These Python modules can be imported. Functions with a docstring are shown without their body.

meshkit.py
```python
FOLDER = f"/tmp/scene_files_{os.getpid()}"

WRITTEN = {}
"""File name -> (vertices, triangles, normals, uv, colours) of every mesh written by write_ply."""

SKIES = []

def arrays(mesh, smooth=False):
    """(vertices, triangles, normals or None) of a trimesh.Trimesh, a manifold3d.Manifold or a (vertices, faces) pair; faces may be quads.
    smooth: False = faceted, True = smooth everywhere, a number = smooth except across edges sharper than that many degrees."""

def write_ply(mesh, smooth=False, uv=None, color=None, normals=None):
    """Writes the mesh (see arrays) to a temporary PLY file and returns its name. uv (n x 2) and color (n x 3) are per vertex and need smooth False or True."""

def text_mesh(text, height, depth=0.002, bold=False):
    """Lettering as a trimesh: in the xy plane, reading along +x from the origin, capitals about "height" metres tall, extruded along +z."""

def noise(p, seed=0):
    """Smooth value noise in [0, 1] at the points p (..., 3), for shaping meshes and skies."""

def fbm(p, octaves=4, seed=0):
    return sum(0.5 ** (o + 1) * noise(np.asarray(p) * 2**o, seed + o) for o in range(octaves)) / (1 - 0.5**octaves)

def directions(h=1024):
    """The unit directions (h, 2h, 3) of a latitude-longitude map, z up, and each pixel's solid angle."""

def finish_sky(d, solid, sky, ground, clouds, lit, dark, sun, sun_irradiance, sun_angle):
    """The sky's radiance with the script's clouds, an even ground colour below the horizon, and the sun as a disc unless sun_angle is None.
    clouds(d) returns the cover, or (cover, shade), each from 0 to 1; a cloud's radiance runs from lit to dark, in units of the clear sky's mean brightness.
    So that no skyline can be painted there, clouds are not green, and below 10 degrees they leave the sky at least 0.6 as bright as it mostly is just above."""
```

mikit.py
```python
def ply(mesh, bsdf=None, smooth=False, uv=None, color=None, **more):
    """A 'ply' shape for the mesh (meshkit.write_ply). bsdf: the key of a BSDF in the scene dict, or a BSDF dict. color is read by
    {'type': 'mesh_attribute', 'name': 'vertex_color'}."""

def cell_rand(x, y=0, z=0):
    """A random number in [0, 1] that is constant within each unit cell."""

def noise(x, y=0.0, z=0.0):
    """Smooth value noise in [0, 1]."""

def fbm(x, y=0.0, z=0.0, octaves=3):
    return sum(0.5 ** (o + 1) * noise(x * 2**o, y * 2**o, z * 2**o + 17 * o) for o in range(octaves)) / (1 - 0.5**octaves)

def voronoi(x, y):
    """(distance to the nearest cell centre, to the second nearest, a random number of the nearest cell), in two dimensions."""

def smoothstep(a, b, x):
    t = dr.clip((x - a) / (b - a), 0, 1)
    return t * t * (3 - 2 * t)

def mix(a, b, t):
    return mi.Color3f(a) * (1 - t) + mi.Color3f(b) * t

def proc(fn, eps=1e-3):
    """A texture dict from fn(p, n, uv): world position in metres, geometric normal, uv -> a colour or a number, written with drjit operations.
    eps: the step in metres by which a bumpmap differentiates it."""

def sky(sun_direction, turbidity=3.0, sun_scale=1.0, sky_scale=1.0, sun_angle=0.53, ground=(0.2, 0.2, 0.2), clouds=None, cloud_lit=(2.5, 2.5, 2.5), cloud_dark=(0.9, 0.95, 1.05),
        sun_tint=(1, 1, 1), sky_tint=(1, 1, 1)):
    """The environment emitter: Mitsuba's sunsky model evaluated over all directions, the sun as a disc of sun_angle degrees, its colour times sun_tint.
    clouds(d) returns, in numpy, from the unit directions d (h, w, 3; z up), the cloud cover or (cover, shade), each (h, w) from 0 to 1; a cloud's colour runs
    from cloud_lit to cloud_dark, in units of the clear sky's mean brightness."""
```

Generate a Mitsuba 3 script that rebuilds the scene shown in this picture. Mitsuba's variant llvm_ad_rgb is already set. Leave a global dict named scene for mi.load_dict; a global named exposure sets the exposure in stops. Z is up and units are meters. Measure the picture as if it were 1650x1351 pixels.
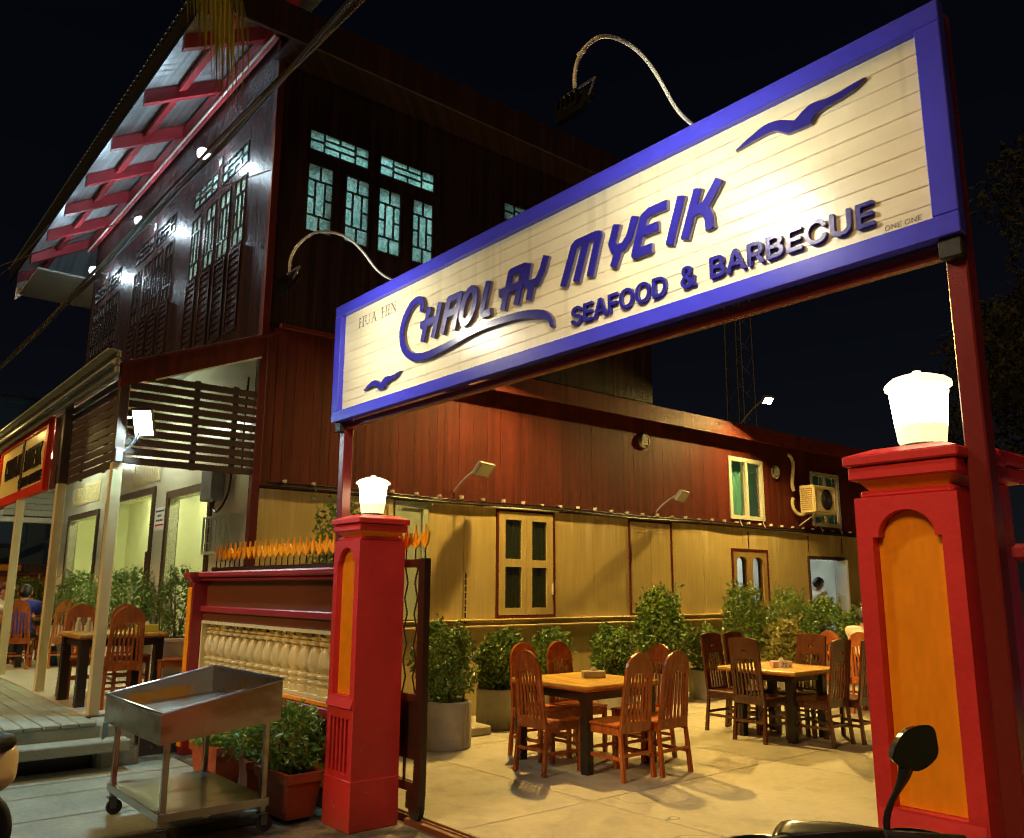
import math, random
import numpy as np
import drjit as dr
import trimesh
import manifold3d as m3
import mitsuba as mi
import mikit, meshkit
from shapely.geometry import Polygon, LineString, Point, box as sbox
from shapely.ops import unary_union
from shapely import affinity

T = mi.ScalarTransform4f
rnd = random.Random(7)
npr = np.random.default_rng(7)
scene, labels, used = {}, {}, {}

# ------------------------------------------------------------------ camera, sky, exposure
EYE = np.array([0.0, 0.0, 1.6])
YAW, PITCH, ROLL = -0.876084727, 0.196194683, 0.00484689
fwd = np.array([math.sin(YAW) * math.cos(PITCH), math.cos(YAW) * math.cos(PITCH), math.sin(PITCH)])
rgt = np.cross(fwd, [0, 0, 1]); rgt /= np.linalg.norm(rgt)
upv = np.cross(rgt, fwd)
rgt2 = rgt * math.cos(ROLL) + upv * math.sin(ROLL)
upv2 = np.cross(rgt2, fwd)
scene['camera'] = {'type': 'perspective', 'fov': 62.86, 'fov_axis': 'x', 'near_clip': 0.05, 'far_clip': 500.0,
                   'principal_point_offset_y': -0.0041,
                   'to_world': T().look_at(origin=EYE.tolist(), target=(EYE + fwd).tolist(), up=upv2.tolist())}
# night: the sky itself is nearly black, a weak warm glow stands for the town's own light from the street side
scene['sky'] = {**mikit.sky([0.14, -0.81, 0.56], turbidity=3, sun_scale=0.105, sky_scale=0.004, sun_angle=14,
                            ground=(0.05, 0.045, 0.04), sun_tint=(1.0, 0.74, 0.42), sky_tint=(1.0, 0.75, 0.8)), 'sampling_weight': 3.0}
exposure = 3.45

# ------------------------------------------------------------------ materials
def col(*c): return {'type': 'rgb', 'value': list(c)}
def pr(base, rough=0.5, **k):
    return {'type': 'twosided', 'b': {'type': 'principled', 'base_color': base if isinstance(base, dict) else col(*base), 'roughness': rough, **k}}
def bump(b, fn, scale, eps=2e-3):
    return {'type': 'twosided', 'b': {'type': 'bumpmap', 'arbitrary': mikit.proc(fn, eps), 'scale': scale, 'bsdf': b['b']}}
noise, fbm, mix, sst = mikit.noise, mikit.fbm, mikit.mix, mikit.smoothstep

def t_concrete(p, n, uv):
    a = fbm(p.x * 1.3, p.y * 1.3, p.z * 1.3, 4); b = noise(p.x * 30, p.y * 30, p.z * 30); c = fbm(p.x * 5 + 9, p.y * 5, p.z * 5, 3)
    k = 0.72 + 0.34 * a + 0.10 * b
    k = k * (1 - 0.16 * sst(0.50, 0.80, c))
    e = fbm(p.x * 0.9 + 3, p.y * 0.9, 1.0, 4); g = noise(p.x * 0.5, p.y * 0.5, 9.0)
    crack = (1 - sst(0.0, 0.006, dr.abs(e - 0.5))) * sst(0.45, 0.6, g)
    return mi.Color3f(0.40, 0.35, 0.25) * k * (1 - 0.5 * crack)
def t_pave(p, n, uv):
    a = fbm(p.x * 2.3, p.y * 2.3, p.z * 2, 4); b = noise(p.x * 45, p.y * 45, p.z * 45)
    return mi.Color3f(0.27, 0.31, 0.25) * (0.5 + 0.75 * a + 0.2 * b)
def t_street(p, n, uv):
    a = fbm(p.x * 1.1, p.y * 1.1, 0, 4); b = noise(p.x * 60, p.y * 60, 0); c = fbm(p.x * 7, p.y * 7, 3, 3)
    return mix((0.085, 0.075, 0.05), (0.2, 0.17, 0.11), sst(0.4, 0.7, c)) * (0.5 + 0.6 * a + 0.3 * b)
def t_yellow(p, n, uv):
    s = fbm((p.x + p.y) * 9, p.z * 0.7, 2.0, 4); d = fbm(p.y * 1.1, p.z * 1.3, 5.0, 3); w = noise((p.x + p.y) * 60, p.z * 3, 1.0)
    drip = sst(0.55, 0.8, s) * sst(1.9, 2.7, p.z)
    base = mix((0.54, 0.425, 0.185), (0.45, 0.335, 0.125), d) * (0.9 + 0.16 * w)
    low = sst(0.52, 0.72, d) * (1 - sst(1.2, 1.75, p.z))
    return mix(mix(base, (0.66, 0.57, 0.36), 0.7 * drip), (0.22, 0.16, 0.07), 0.55 * low)
def t_board(p, n, uv):
    s = fbm((p.x + p.y) * 14, p.z * 0.55, 1.0, 4); g = noise((p.x + p.y) * 90, p.z * 2.0, 3.0); d = fbm((p.x + p.y) * 0.6, p.z * 0.8, 8.0, 3)
    return mix((0.100, 0.016, 0.010), (0.072, 0.012, 0.008), sst(0.3, 0.7, s)) * (0.75 + 0.2 * g + 0.4 * d)
def t_board2(p, n, uv):
    s = fbm((p.x + p.y) * 14, p.z * 0.55, 1.0, 4); g = noise((p.x + p.y) * 90, p.z * 2.0, 3.0)
    return mix((0.034, 0.016, 0.015), (0.018, 0.009, 0.009), sst(0.3, 0.7, s)) * (0.8 + 0.4 * g)
def t_red(p, n, uv):
    a = fbm(p.x * 3, p.y * 3, p.z * 2.2, 4); b = noise(p.x * 70, p.y * 70, p.z * 70); dust = 1 - sst(0.02, 0.4, p.z + 0.25 * a)
    chip = sst(0.745, 0.775, fbm(p.x * 26 + 2, p.y * 26, p.z * 22, 3)) * (1 - sst(0.25, 1.0, p.z))
    return mix(mix(mi.Color3f(0.60, 0.034, 0.036) * (0.72 + 0.48 * a + 0.08 * b), (0.20, 0.06, 0.035), 0.6 * dust), (0.33, 0.22, 0.16), 0.7 * chip)
def t_orange(p, n, uv):
    a = fbm(p.x * 4, p.y * 4, p.z * 1.6, 4); b = noise(p.x * 60, p.y * 60, p.z * 12)
    return mix((0.86, 0.33, 0.008), (0.78, 0.25, 0.006), a) * (0.93 + 0.12 * b)
def t_chair(p, n, uv):
    g = noise(p.x * 55, p.y * 55, p.z * 5); a = fbm(p.x * 3.1, p.y * 3.1, p.z * 3, 3)
    return mix((0.48, 0.125, 0.020), (0.31, 0.072, 0.012), g) * (0.75 + 0.5 * a)
def t_chairb(p, n, uv):
    g = noise(p.x * 48, p.y * 48, p.z * 4); a = fbm(p.x * 4.1, p.y * 4.1, p.z * 4, 3); w = sst(0.55, 0.75, fbm(p.x * 14, p.y * 14, p.z * 14, 3))
    return mix(mix((0.42, 0.095, 0.014), (0.24, 0.05, 0.009), g) * (0.65 + 0.6 * a), (0.50, 0.22, 0.07), 0.35 * w)
def t_chair2(p, n, uv):
    g = noise(p.x * 55, p.y * 55, p.z * 5); a = fbm(p.x * 3.1, p.y * 3.1, p.z * 3, 3)
    return mix((0.115, 0.030, 0.010), (0.065, 0.017, 0.007), g) * (0.75 + 0.5 * a)
def t_top(p, n, uv):
    g = fbm(p.x * 3.0, p.y * 38, 2.0, 3); a = noise(p.x * 2, p.y * 2, 0)
    return mix((0.60, 0.36, 0.075), (0.42, 0.22, 0.04), sst(0.3, 0.75, g)) * (0.9 + 0.2 * a)
def t_leaf(p, n, uv):
    a = noise(p.x * 37, p.y * 37, p.z * 37); b = noise(p.x * 5, p.y * 5, p.z * 5)
    return mix(mix((0.035, 0.095, 0.014), (0.11, 0.20, 0.030), a), (0.20, 0.25, 0.03), 0.55 * b * b)
def t_leafb(p, n, uv):
    a = noise(p.x * 37, p.y * 37, p.z * 37); b = noise(p.x * 9, p.y * 9, p.z * 9)
    return mix(mix((0.10, 0.22, 0.03), (0.22, 0.40, 0.06), a), (0.36, 0.46, 0.08), 0.5 * b)
def t_leafy(p, n, uv):
    a = noise(p.x * 37, p.y * 37, p.z * 37); b = noise(p.x * 7, p.y * 7, p.z * 7)
    return mix(mix((0.10, 0.13, 0.02), (0.24, 0.22, 0.04), a), (0.36, 0.30, 0.08), 0.6 * b)
def t_palm(p, n, uv):
    a = noise(p.x * 20, p.y * 20, p.z * 9)
    return mix((0.20, 0.17, 0.012), (0.34, 0.27, 0.02), a)
def t_frost(p, n, uv):
    a = noise((p.x + p.y) * 70, p.z * 70, 3.0); b = noise((p.x + p.y) * 34 + 9, p.z * 34, 7.0); c = noise((p.x + p.y) * 2.7, p.z * 1.6, 7.0)
    k = sst(0.30, 0.62, 0.6 * a + 0.4 * b)
    return mix((0.42, 0.60, 0.60), (0.90, 0.98, 0.96), k) * (0.62 + 0.5 * c)
def t_pot(p, n, uv):
    a = fbm(p.x * 4, p.y * 4, p.z * 4, 4); b = noise(p.x * 50, p.y * 50, p.z * 50); s = fbm((p.x - p.y) * 9, p.z * 1.2, 4.0, 3)
    return mi.Color3f(0.36, 0.34, 0.28) * (0.55 + 0.6 * a + 0.15 * b) * (1 - 0.4 * sst(0.55, 0.75, s))
def t_steel(p, n, uv):
    a = noise(p.x * 4, p.y * 90, p.z * 90); b = fbm(p.x * 5, p.y * 5, p.z * 5, 3)
    return 0.13 + 0.10 * a + 0.16 * b
def t_steelc(p, n, uv):
    b = fbm(p.x * 4, p.y * 4, p.z * 7, 4); c = fbm(p.x * 13, p.y * 13, p.z * 3, 3)
    return mix(mix((0.44, 0.42, 0.39), (0.30, 0.24, 0.17), sst(0.45, 0.7, b)), (0.50, 0.50, 0.48), 0.4 * sst(0.6, 0.8, c))
def t_reflection(p, n, uv):  # golden band in the colour is a painted reflection on the tray wall
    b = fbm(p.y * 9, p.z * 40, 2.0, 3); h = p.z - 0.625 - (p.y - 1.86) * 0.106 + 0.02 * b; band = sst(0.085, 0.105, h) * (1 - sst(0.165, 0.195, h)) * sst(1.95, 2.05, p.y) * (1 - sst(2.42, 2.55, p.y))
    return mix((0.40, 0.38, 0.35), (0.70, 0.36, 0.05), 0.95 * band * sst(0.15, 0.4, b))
def t_sheet(p, n, uv):
    a = fbm(p.x * 1.1, p.y * 22, 3.0, 3); b = noise(p.x * 3, p.y * 3, 0)
    return mi.Color3f(0.40, 0.46, 0.48) * (0.55 + 0.7 * a + 0.15 * b)
def t_sign(p, n, uv):
    a = fbm(p.x * 2.5, p.z * 14, 2.0, 3); b = fbm(p.x * 1.2, p.z * 2.0, 6.0, 3)
    drip = sst(0.60, 0.85, fbm(p.x * 16, p.z * 1.1, 4.0, 3))
    return mix((0.66, 0.63, 0.47), (0.58, 0.545, 0.39), a) * (0.82 + 0.34 * b) * (1 - 0.10 * drip)
def t_terra(p, n, uv):
    a = fbm(p.x * 9, p.y * 9, p.z * 6, 4)
    return mix((0.42, 0.085, 0.025), (0.30, 0.06, 0.02), a)
def b_grain(p, n, uv): return noise((p.x + p.y) * 70, p.z * 3, 1.0) + 0.5 * noise((p.x + p.y) * 18, p.z * 1.5, 4.0)
def b_rough(p, n, uv): return fbm(p.x * 16, p.y * 16, p.z * 16, 4)
def b_plaster(p, n, uv): return fbm(p.x * 7, p.y * 7, p.z * 5, 3) + 0.12 * noise(p.x * 60, p.y * 60, p.z * 60)
def b_wave(p, n, uv): return noise(p.x * 5, p.y * 5, p.z * 5)

PX = mikit.proc
M = {
 'concrete': bump(pr(PX(t_concrete), 0.6, specular=0.35), b_rough, 0.006),
 'pave': bump(pr(PX(t_pave), 0.7), b_rough, 0.006),
 'street': bump(pr(PX(t_street), 0.8), b_rough, 0.012),
 'yellow': bump(pr(PX(t_yellow), 0.42, specular=0.4), b_grain, 0.0015),
 'cream_front': pr((0.52, 0.51, 0.40), 0.20, specular=0.6),
 'board': bump(pr(PX(t_board), 0.58, specular=0.2), b_grain, 0.0010),
 'board2': bump(pr(PX(t_board2), 0.38, specular=0.5), b_grain, 0.0012),
 'red': bump(pr(PX(t_red), 0.42, specular=0.4), b_plaster, 0.004),
 'orange': bump(pr(PX(t_orange), 0.45, specular=0.4), b_plaster, 0.004),
 'chair': pr(PX(t_chair), 0.28, specular=0.55, clearcoat=0.4, clearcoat_gloss=0.85),
 'chair2': pr(PX(t_chair2), 0.22, specular=0.6, clearcoat=0.6, clearcoat_gloss=0.9),
 'tabletop': pr(PX(t_top), 0.25, specular=0.5, clearcoat=0.4, clearcoat_gloss=0.85),
 'leaf': pr(PX(t_leaf), 0.38, specular=0.5),
 'leafy': pr(PX(t_leafy), 0.42, specular=0.5),
 'palm': pr(PX(t_palm), 0.5),
 'pot': bump(pr(PX(t_pot), 0.75), b_rough, 0.008),
 'steel': {'type': 'twosided', 'b': {'type': 'principled', 'base_color': PX(t_steelc), 'metallic': 1.0, 'roughness': PX(t_steel)}},
 'steel_reflection': {'type': 'twosided', 'b': {'type': 'principled', 'base_color': PX(t_reflection), 'metallic': 0.55, 'roughness': 0.35}},  # tray end steel with the warm reflection painted into its colour
 'chair_b': pr(PX(t_chairb), 0.34, specular=0.5, clearcoat=0.25, clearcoat_gloss=0.8),
 'chrome': pr((0.7, 0.7, 0.7), 0.15, metallic=1.0),
 'sheet': pr(PX(t_sheet), 0.35, metallic=0.5),
 'sign_plank': pr(PX(t_sign), 0.30, specular=0.6),
 'blue': pr((0.048, 0.048, 0.60), 0.30, specular=0.5),
 'blue_letter': pr((0.020, 0.017, 0.23), 0.26, specular=0.5),
 'letter_side': pr((0.16, 0.13, 0.16), 0.5),
 'ink': pr((0.12, 0.10, 0.10), 0.6),
 'dark_red': pr((0.16, 0.018, 0.018), 0.3, specular=0.5),
 'coping': bump(pr((0.27, 0.020, 0.026), 0.4), b_rough, 0.0015),
 'brown': pr((0.13, 0.036, 0.012), 0.5),
 'trim': pr((0.10, 0.016, 0.016), 0.35),
 'rafter': pr((0.36, 0.035, 0.045), 0.45),
 'black': pr((0.012, 0.012, 0.012), 0.35),
 'rubber': pr((0.015, 0.014, 0.013), 0.7),
 'gate': pr((0.040, 0.016, 0.010), 0.35, metallic=0.3),
 'spear': pr((0.78, 0.33, 0.012), 0.3, specular=0.6),
 'cream': pr((0.62, 0.54, 0.31), 0.28, specular=0.5),
 'white': pr((0.72, 0.72, 0.68), 0.4),
 'offwhite': pr((0.50, 0.50, 0.42), 0.35),
 'palegreen': pr((0.40, 0.46, 0.33), 0.4),
 'grey': pr((0.22, 0.23, 0.24), 0.45),
 'greydark': pr((0.06, 0.065, 0.07), 0.45),
 'slatbrown': pr((0.060, 0.038, 0.030), 0.4, specular=0.5),
 'darkwood': pr((0.022, 0.014, 0.010), 0.3),
 'doorframe': pr((0.055, 0.026, 0.018), 0.3, specular=0.6),
 'doortan': pr((0.34, 0.22, 0.075), 0.4),
 'room': pr((0.62, 0.62, 0.44), 0.7),
 'roomwhite': pr((0.72, 0.74, 0.72), 0.7),
 'terra': bump(pr(PX(t_terra), 0.55), b_rough, 0.002),
 'soil': pr((0.03, 0.02, 0.012), 0.9),
 'leaf_dark': pr((0.014, 0.015, 0.007), 0.8, specular=0.15),
 'leaf_bright': pr(PX(t_leafb), 0.38, specular=0.6),
 'matte_black': pr((0.008, 0.008, 0.008), 0.9, specular=0.05),
 'stem': pr((0.09, 0.06, 0.03), 0.8),
 'frost': {'type': 'principledthin', 'base_color': PX(t_frost), 'roughness': 0.5, 'diff_trans': 1.3, 'spec_trans': 0.0, 'eta': 1.4},
 'glass': {'type': 'thindielectric', 'int_ior': 1.5},
 'darkpane': pr((0.012, 0.017, 0.014), 0.06, specular=0.7),
 'greypane': pr((0.06, 0.065, 0.08), 0.15, specular=0.9),
 'curtain': pr((0.10, 0.35, 0.30), 0.8),
 'curtain_dark': pr((0.035, 0.05, 0.022), 0.8),
 'red_sign': pr((0.62, 0.035, 0.010), 0.35),
 'yellow_sign': pr((0.66, 0.56, 0.20), 0.3),
 'skin': pr((0.42, 0.20, 0.11), 0.5),
 'hair': pr((0.010, 0.008, 0.007), 0.5),
 'hair_red': pr((0.08, 0.015, 0.012), 0.5),
 'blue_shirt': pr((0.03, 0.045, 0.36), 0.8),
 'white_shirt': pr((0.62, 0.52, 0.42), 0.8),
 'orange_cloth': pr((0.55, 0.16, 0.05), 0.8),
 'dark_cloth': pr((0.03, 0.03, 0.04), 0.8),
 'light_blue_cloth': pr((0.25, 0.42, 0.60), 0.8),
 'paper': pr((0.75, 0.72, 0.66), 0.8),
 'tissue_box': pr((0.40, 0.33, 0.18), 0.7),
 'tissue_yellow': pr((0.52, 0.50, 0.05), 0.5),
 'tissue_pink': pr((0.55, 0.34, 0.30), 0.6),
 'pink': pr((0.50, 0.16, 0.17), 0.4),
 'bluepaint': pr((0.05, 0.11, 0.20), 0.5),
 'bluesheet': pr((0.10, 0.17, 0.22), 0.45, metallic=0.3),
 'banner': pr((0.06, 0.055, 0.30), 0.5),
 'fascia': pr((0.20, 0.21, 0.17), 0.5),
 'scooter_cream': pr((0.66, 0.50, 0.27), 0.22, specular=0.6, clearcoat=0.8),
 'scooter_black': pr((0.008, 0.008, 0.009), 0.18, specular=0.6, clearcoat=0.6),
 'mirror': pr((0.5, 0.52, 0.52), 0.05, metallic=1.0),
}
for k, v in M.items(): scene['mat_' + k] = v

# ------------------------------------------------------------------ helpers
def numbered(k):
    n = used.get(k, -1) + 1; used[k] = n
    return k if n == 0 else f'{k}_{n:03d}'
def put(name, shape, parent=None):
    key = numbered((parent + '__' if parent else '') + name)
    scene[key] = shape
    return key
def obj(name, mesh, mat, parent=None, smooth=False, **more):
    if isinstance(mesh, list): mesh = cat(mesh)
    return put(name, mikit.ply(mesh, 'mat_' + mat, smooth=smooth, **more), parent)
def thing(name, label, cat_, group=None):
    key = numbered(name); labels[key] = {'label': label, 'category': cat_}
    if group: labels[key]['group'] = group
    return key
def tag(key, label, cat_, group=None):
    labels[key] = {'label': label, 'category': cat_}
    if group: labels[key]['group'] = group
    return key
def struct(name, mesh, mat, kind='structure', **k):
    key = obj(name, mesh, mat, **k); labels[key] = {'kind': kind}; return key
def cat(ms): return trimesh.util.concatenate([m for m in ms if m is not None])
def bx(x0, x1, y0, y1, z0, z1):
    m = trimesh.creation.box((abs(x1 - x0), abs(y1 - y0), abs(z1 - z0)))
    m.apply_translation(((x0 + x1) / 2, (y0 + y1) / 2, (z0 + z1) / 2)); return m
def tm(man):
    g = man.to_mesh(); return trimesh.Trimesh(g.vert_properties[:, :3], g.tri_verts, process=False)
def rbox(x0, x1, y0, y1, z0, z1, b=0.01):
    x0, x1 = sorted((x0, x1)); y0, y1 = sorted((y0, y1)); z0, z1 = sorted((z0, z1))
    b = min(b, (x1 - x0) / 2.2, (y1 - y0) / 2.2, (z1 - z0) / 2.2); pts = []
    for x, sx in ((x0, 1), (x1, -1)):
        for y, sy in ((y0, 1), (y1, -1)):
            for z, sz in ((z0, 1), (z1, -1)):
                pts += [(x + sx * b, y + sy * b, z), (x + sx * b, y, z + sz * b), (x, y + sy * b, z + sz * b)]
    return trimesh.Trimesh(pts, process=False).convex_hull
def hull(pts): return trimesh.Trimesh(np.array(pts, float), process=False).convex_hull
def xf(m, loc=(0, 0, 0), rz=0.0, rx=0.0, ry=0.0, s=1.0):
    m = m.copy()
    if s != 1.0: m.apply_scale(s)
    for a, ax in ((rx, [1, 0, 0]), (ry, [0, 1, 0]), (rz, [0, 0, 1])):
        if a: m.apply_transform(trimesh.transformations.rotation_matrix(a, ax))
    m.apply_translation(loc); return m
def frame(m, o, u, v):
    u = np.array(u, float); v = np.array(v, float); n = np.cross(u, v)
    A = np.eye(4); A[:3, 0] = u; A[:3, 1] = v; A[:3, 2] = n; A[:3, 3] = o
    m = m.copy(); m.apply_transform(A); return m
def extr(poly, d):
    polys = [g for g in getattr(poly, 'geoms', [poly]) if g.geom_type == 'Polygon' and g.area > 1e-7]
    return cat([trimesh.creation.extrude_polygon(g, d, engine='earcut') for g in polys]) if polys else None
def front(poly, y, d):
    "outline in (X, Z), its face at Y = y looking to the street, d thick behind it"
    m = extr(poly, d); return None if m is None else frame(m, (0, y + d, 0), (1, 0, 0), (0, 0, 1))
def side(poly, x, d):
    "outline in (Y, Z), its face at X = x looking to the courtyard, d thick behind it"
    m = extr(poly, d); return None if m is None else frame(m, (x - d, 0, 0), (0, 1, 0), (0, 0, 1))
def ring(a, b, c, d, w):
    return sbox(a, b, c, d).difference(sbox(a + w, b + w, c - w, d - w))
def tube(pts, r, n=8, closed=False):
    pts = np.array(pts, float); k = len(pts); r = np.broadcast_to(r, k)
    tang = np.gradient(pts, axis=0); tang /= np.linalg.norm(tang, axis=1, keepdims=True) + 1e-12
    ref = np.array([0, 0, 1.0]) if abs(tang[0][2]) < 0.9 else np.array([1.0, 0, 0])
    vs = []
    for i in range(k):
        a = np.cross(tang[i], ref); a /= np.linalg.norm(a) + 1e-12; b = np.cross(tang[i], a); ref = np.cross(a, tang[i])
        th = np.arange(n) * 2 * np.pi / n
        vs.append(pts[i] + r[i] * (np.cos(th)[:, None] * a + np.sin(th)[:, None] * b))
    v = np.vstack(vs + [pts[:1], pts[-1:]]); f = []
    for i in range(k - 1):
        for j in range(n):
            a, b, c, d = i * n + j, i * n + (j + 1) % n, (i + 1) * n + j, (i + 1) * n + (j + 1) % n
            f += [(a, c, b), (b, c, d)]
    for j in range(n):
        f += [(k * n, j, (j + 1) % n), (k * n + 1, (k - 1) * n + (j + 1) % n, (k - 1) * n + j)]
    m = trimesh.Trimesh(v, f, process=False); m.fix_normals(); return m
def spline(pts, n=24):
    from scipy.interpolate import CubicSpline
    p = np.array(pts, float); t = np.r_[0, np.cumsum(np.linalg.norm(np.diff(p, axis=0), axis=1))]
    return CubicSpline(t, p)(np.linspace(0, t[-1], n))
def lathe(prof, n=20): return trimesh.creation.revolve(np.array(prof, float), sections=n)
def cyl(p0, p1, r, n=16): return trimesh.creation.cylinder(r, segment=[p0, p1], sections=n)
def ball(c, r, sub=2, sc=(1, 1, 1)):
    m = trimesh.creation.icosphere(subdivisions=sub, radius=r); m.apply_scale(sc); m.apply_translation(c); return m
def place(key_root, parts, loc, rz=0.0, s=1.0):
    "parts: (name or name/sub, ply dict); all share one to_world"
    W = T().translate([float(c) for c in loc]).rotate([0, 0, 1], math.degrees(rz)).scale(s); at = {}
    for nm, d in parts:
        par = key_root
        if '/' in nm: up, nm = nm.split('/'); par = at[up]
        at[nm] = put(nm, {**d, 'to_world': W}, par)
def P(mesh, mat, smooth=False):
    return mikit.ply(cat(mesh) if isinstance(mesh, list) else mesh, 'mat_' + mat, smooth=smooth)
def emit(name, mesh, rad, parent, w=1.0, mat='white'):
    return put(name, {**mikit.ply(mesh, 'mat_' + mat), 'emitter': {'type': 'area', 'radiance': col(*rad), 'sampling_weight': w}}, parent)
def quad(c, u, v):
    c, u, v = (np.array(a, float) for a in (c, u, v))
    return trimesh.Trimesh([c - u - v, c + u - v, c + u + v, c - u + v], [(0, 1, 2), (0, 2, 3)], process=False)
def basis(d):
    d = np.array(d, float); d /= np.linalg.norm(d); a = np.cross([0, 0, 1], d)
    a = np.array([1.0, 0, 0]) if np.linalg.norm(a) < 1e-6 else a / np.linalg.norm(a)
    return a, np.cross(d, a), d
def head_box(c, d, w, h, t):
    "a lamp housing whose glass looks along d: (housing, glass quad)"
    a, b, n = basis(d); c = np.array(c, float)
    pts = [c + sx * a * w / 2 * k + sz * b * h / 2 * k - n * q for q, k in ((0, 1), (t * 0.45, 1), (t, 0.7)) for sx in (-1, 1) for sz in (-1, 1)]
    return hull(pts), quad(c + n * 0.003, a * w / 2 * 0.86, b * h / 2 * 0.86)
def clad(poly, holes, plane, pos, w, gap, d, mat, parent, name='board', jit=0.0015):
    "vertical boards over the outline, cut round its openings, each an entry of its own"
    reg = poly.difference(unary_union(holes)) if holes else poly
    x0, z0, x1, z1 = reg.bounds; n = max(1, round((x1 - x0) / w)); w = (x1 - x0) / n
    for i in range(n):
        s = reg.intersection(sbox(x0 + i * w + gap / 2, z0, x0 + (i + 1) * w - gap / 2, z1))
        if s.is_empty: continue
        for g_ in getattr(s, 'geoms', [s]):
            m = (side if plane == 'x' else front)(g_, pos + rnd.uniform(-jit, jit), d)
            if m is not None: obj(name, m, mat, parent)

XW, YF, YP = -9.03, 3.75, 2.38      # the building's courtyard side, its street front, the porch front
# ------------------------------------------------------------------ ground
struct('street', bx(-40, 30, -30, 60, -0.5, -0.03), 'street')
cf = struct('courtyard_floor', bx(-9.0, 3.0, 3.62, 26, -0.2, -0.016), 'soil')
ys = [3.62, 4.9, 7.35, 9.8, 12.3, 14.8, 17.3, 19.8]
xs = [-9.0, -7.35, -4.9, -2.45, 0.0, 2.5]
for j in range(len(ys) - 1):
    for i in range(len(xs) - 1):
        dz = rnd.uniform(-0.002, 0.002)
        obj('slab', rbox(xs[i] + 0.004, xs[i + 1] - 0.004, ys[j] + 0.004, ys[j + 1] - 0.004, -0.15, dz, 0.006), 'concrete', cf)
pv = struct('pavement', bx(-8.6, -6.0, -1.0, 3.02, -0.2, -0.022), 'soil')
px = [-8.6, -8.12, -7.68, -6.93, -6.2]
py = [-0.6, 0.75, 2.98]
for i in range(4):
    for j in range(2):
        z = rnd.uniform(-0.004, 0.003)
        obj('slab', rbox(px[i] + 0.012, px[i + 1] - 0.012, py[j] + 0.01, py[j + 1] - 0.01, -0.12, z, 0.012), 'pave', pv)
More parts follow.
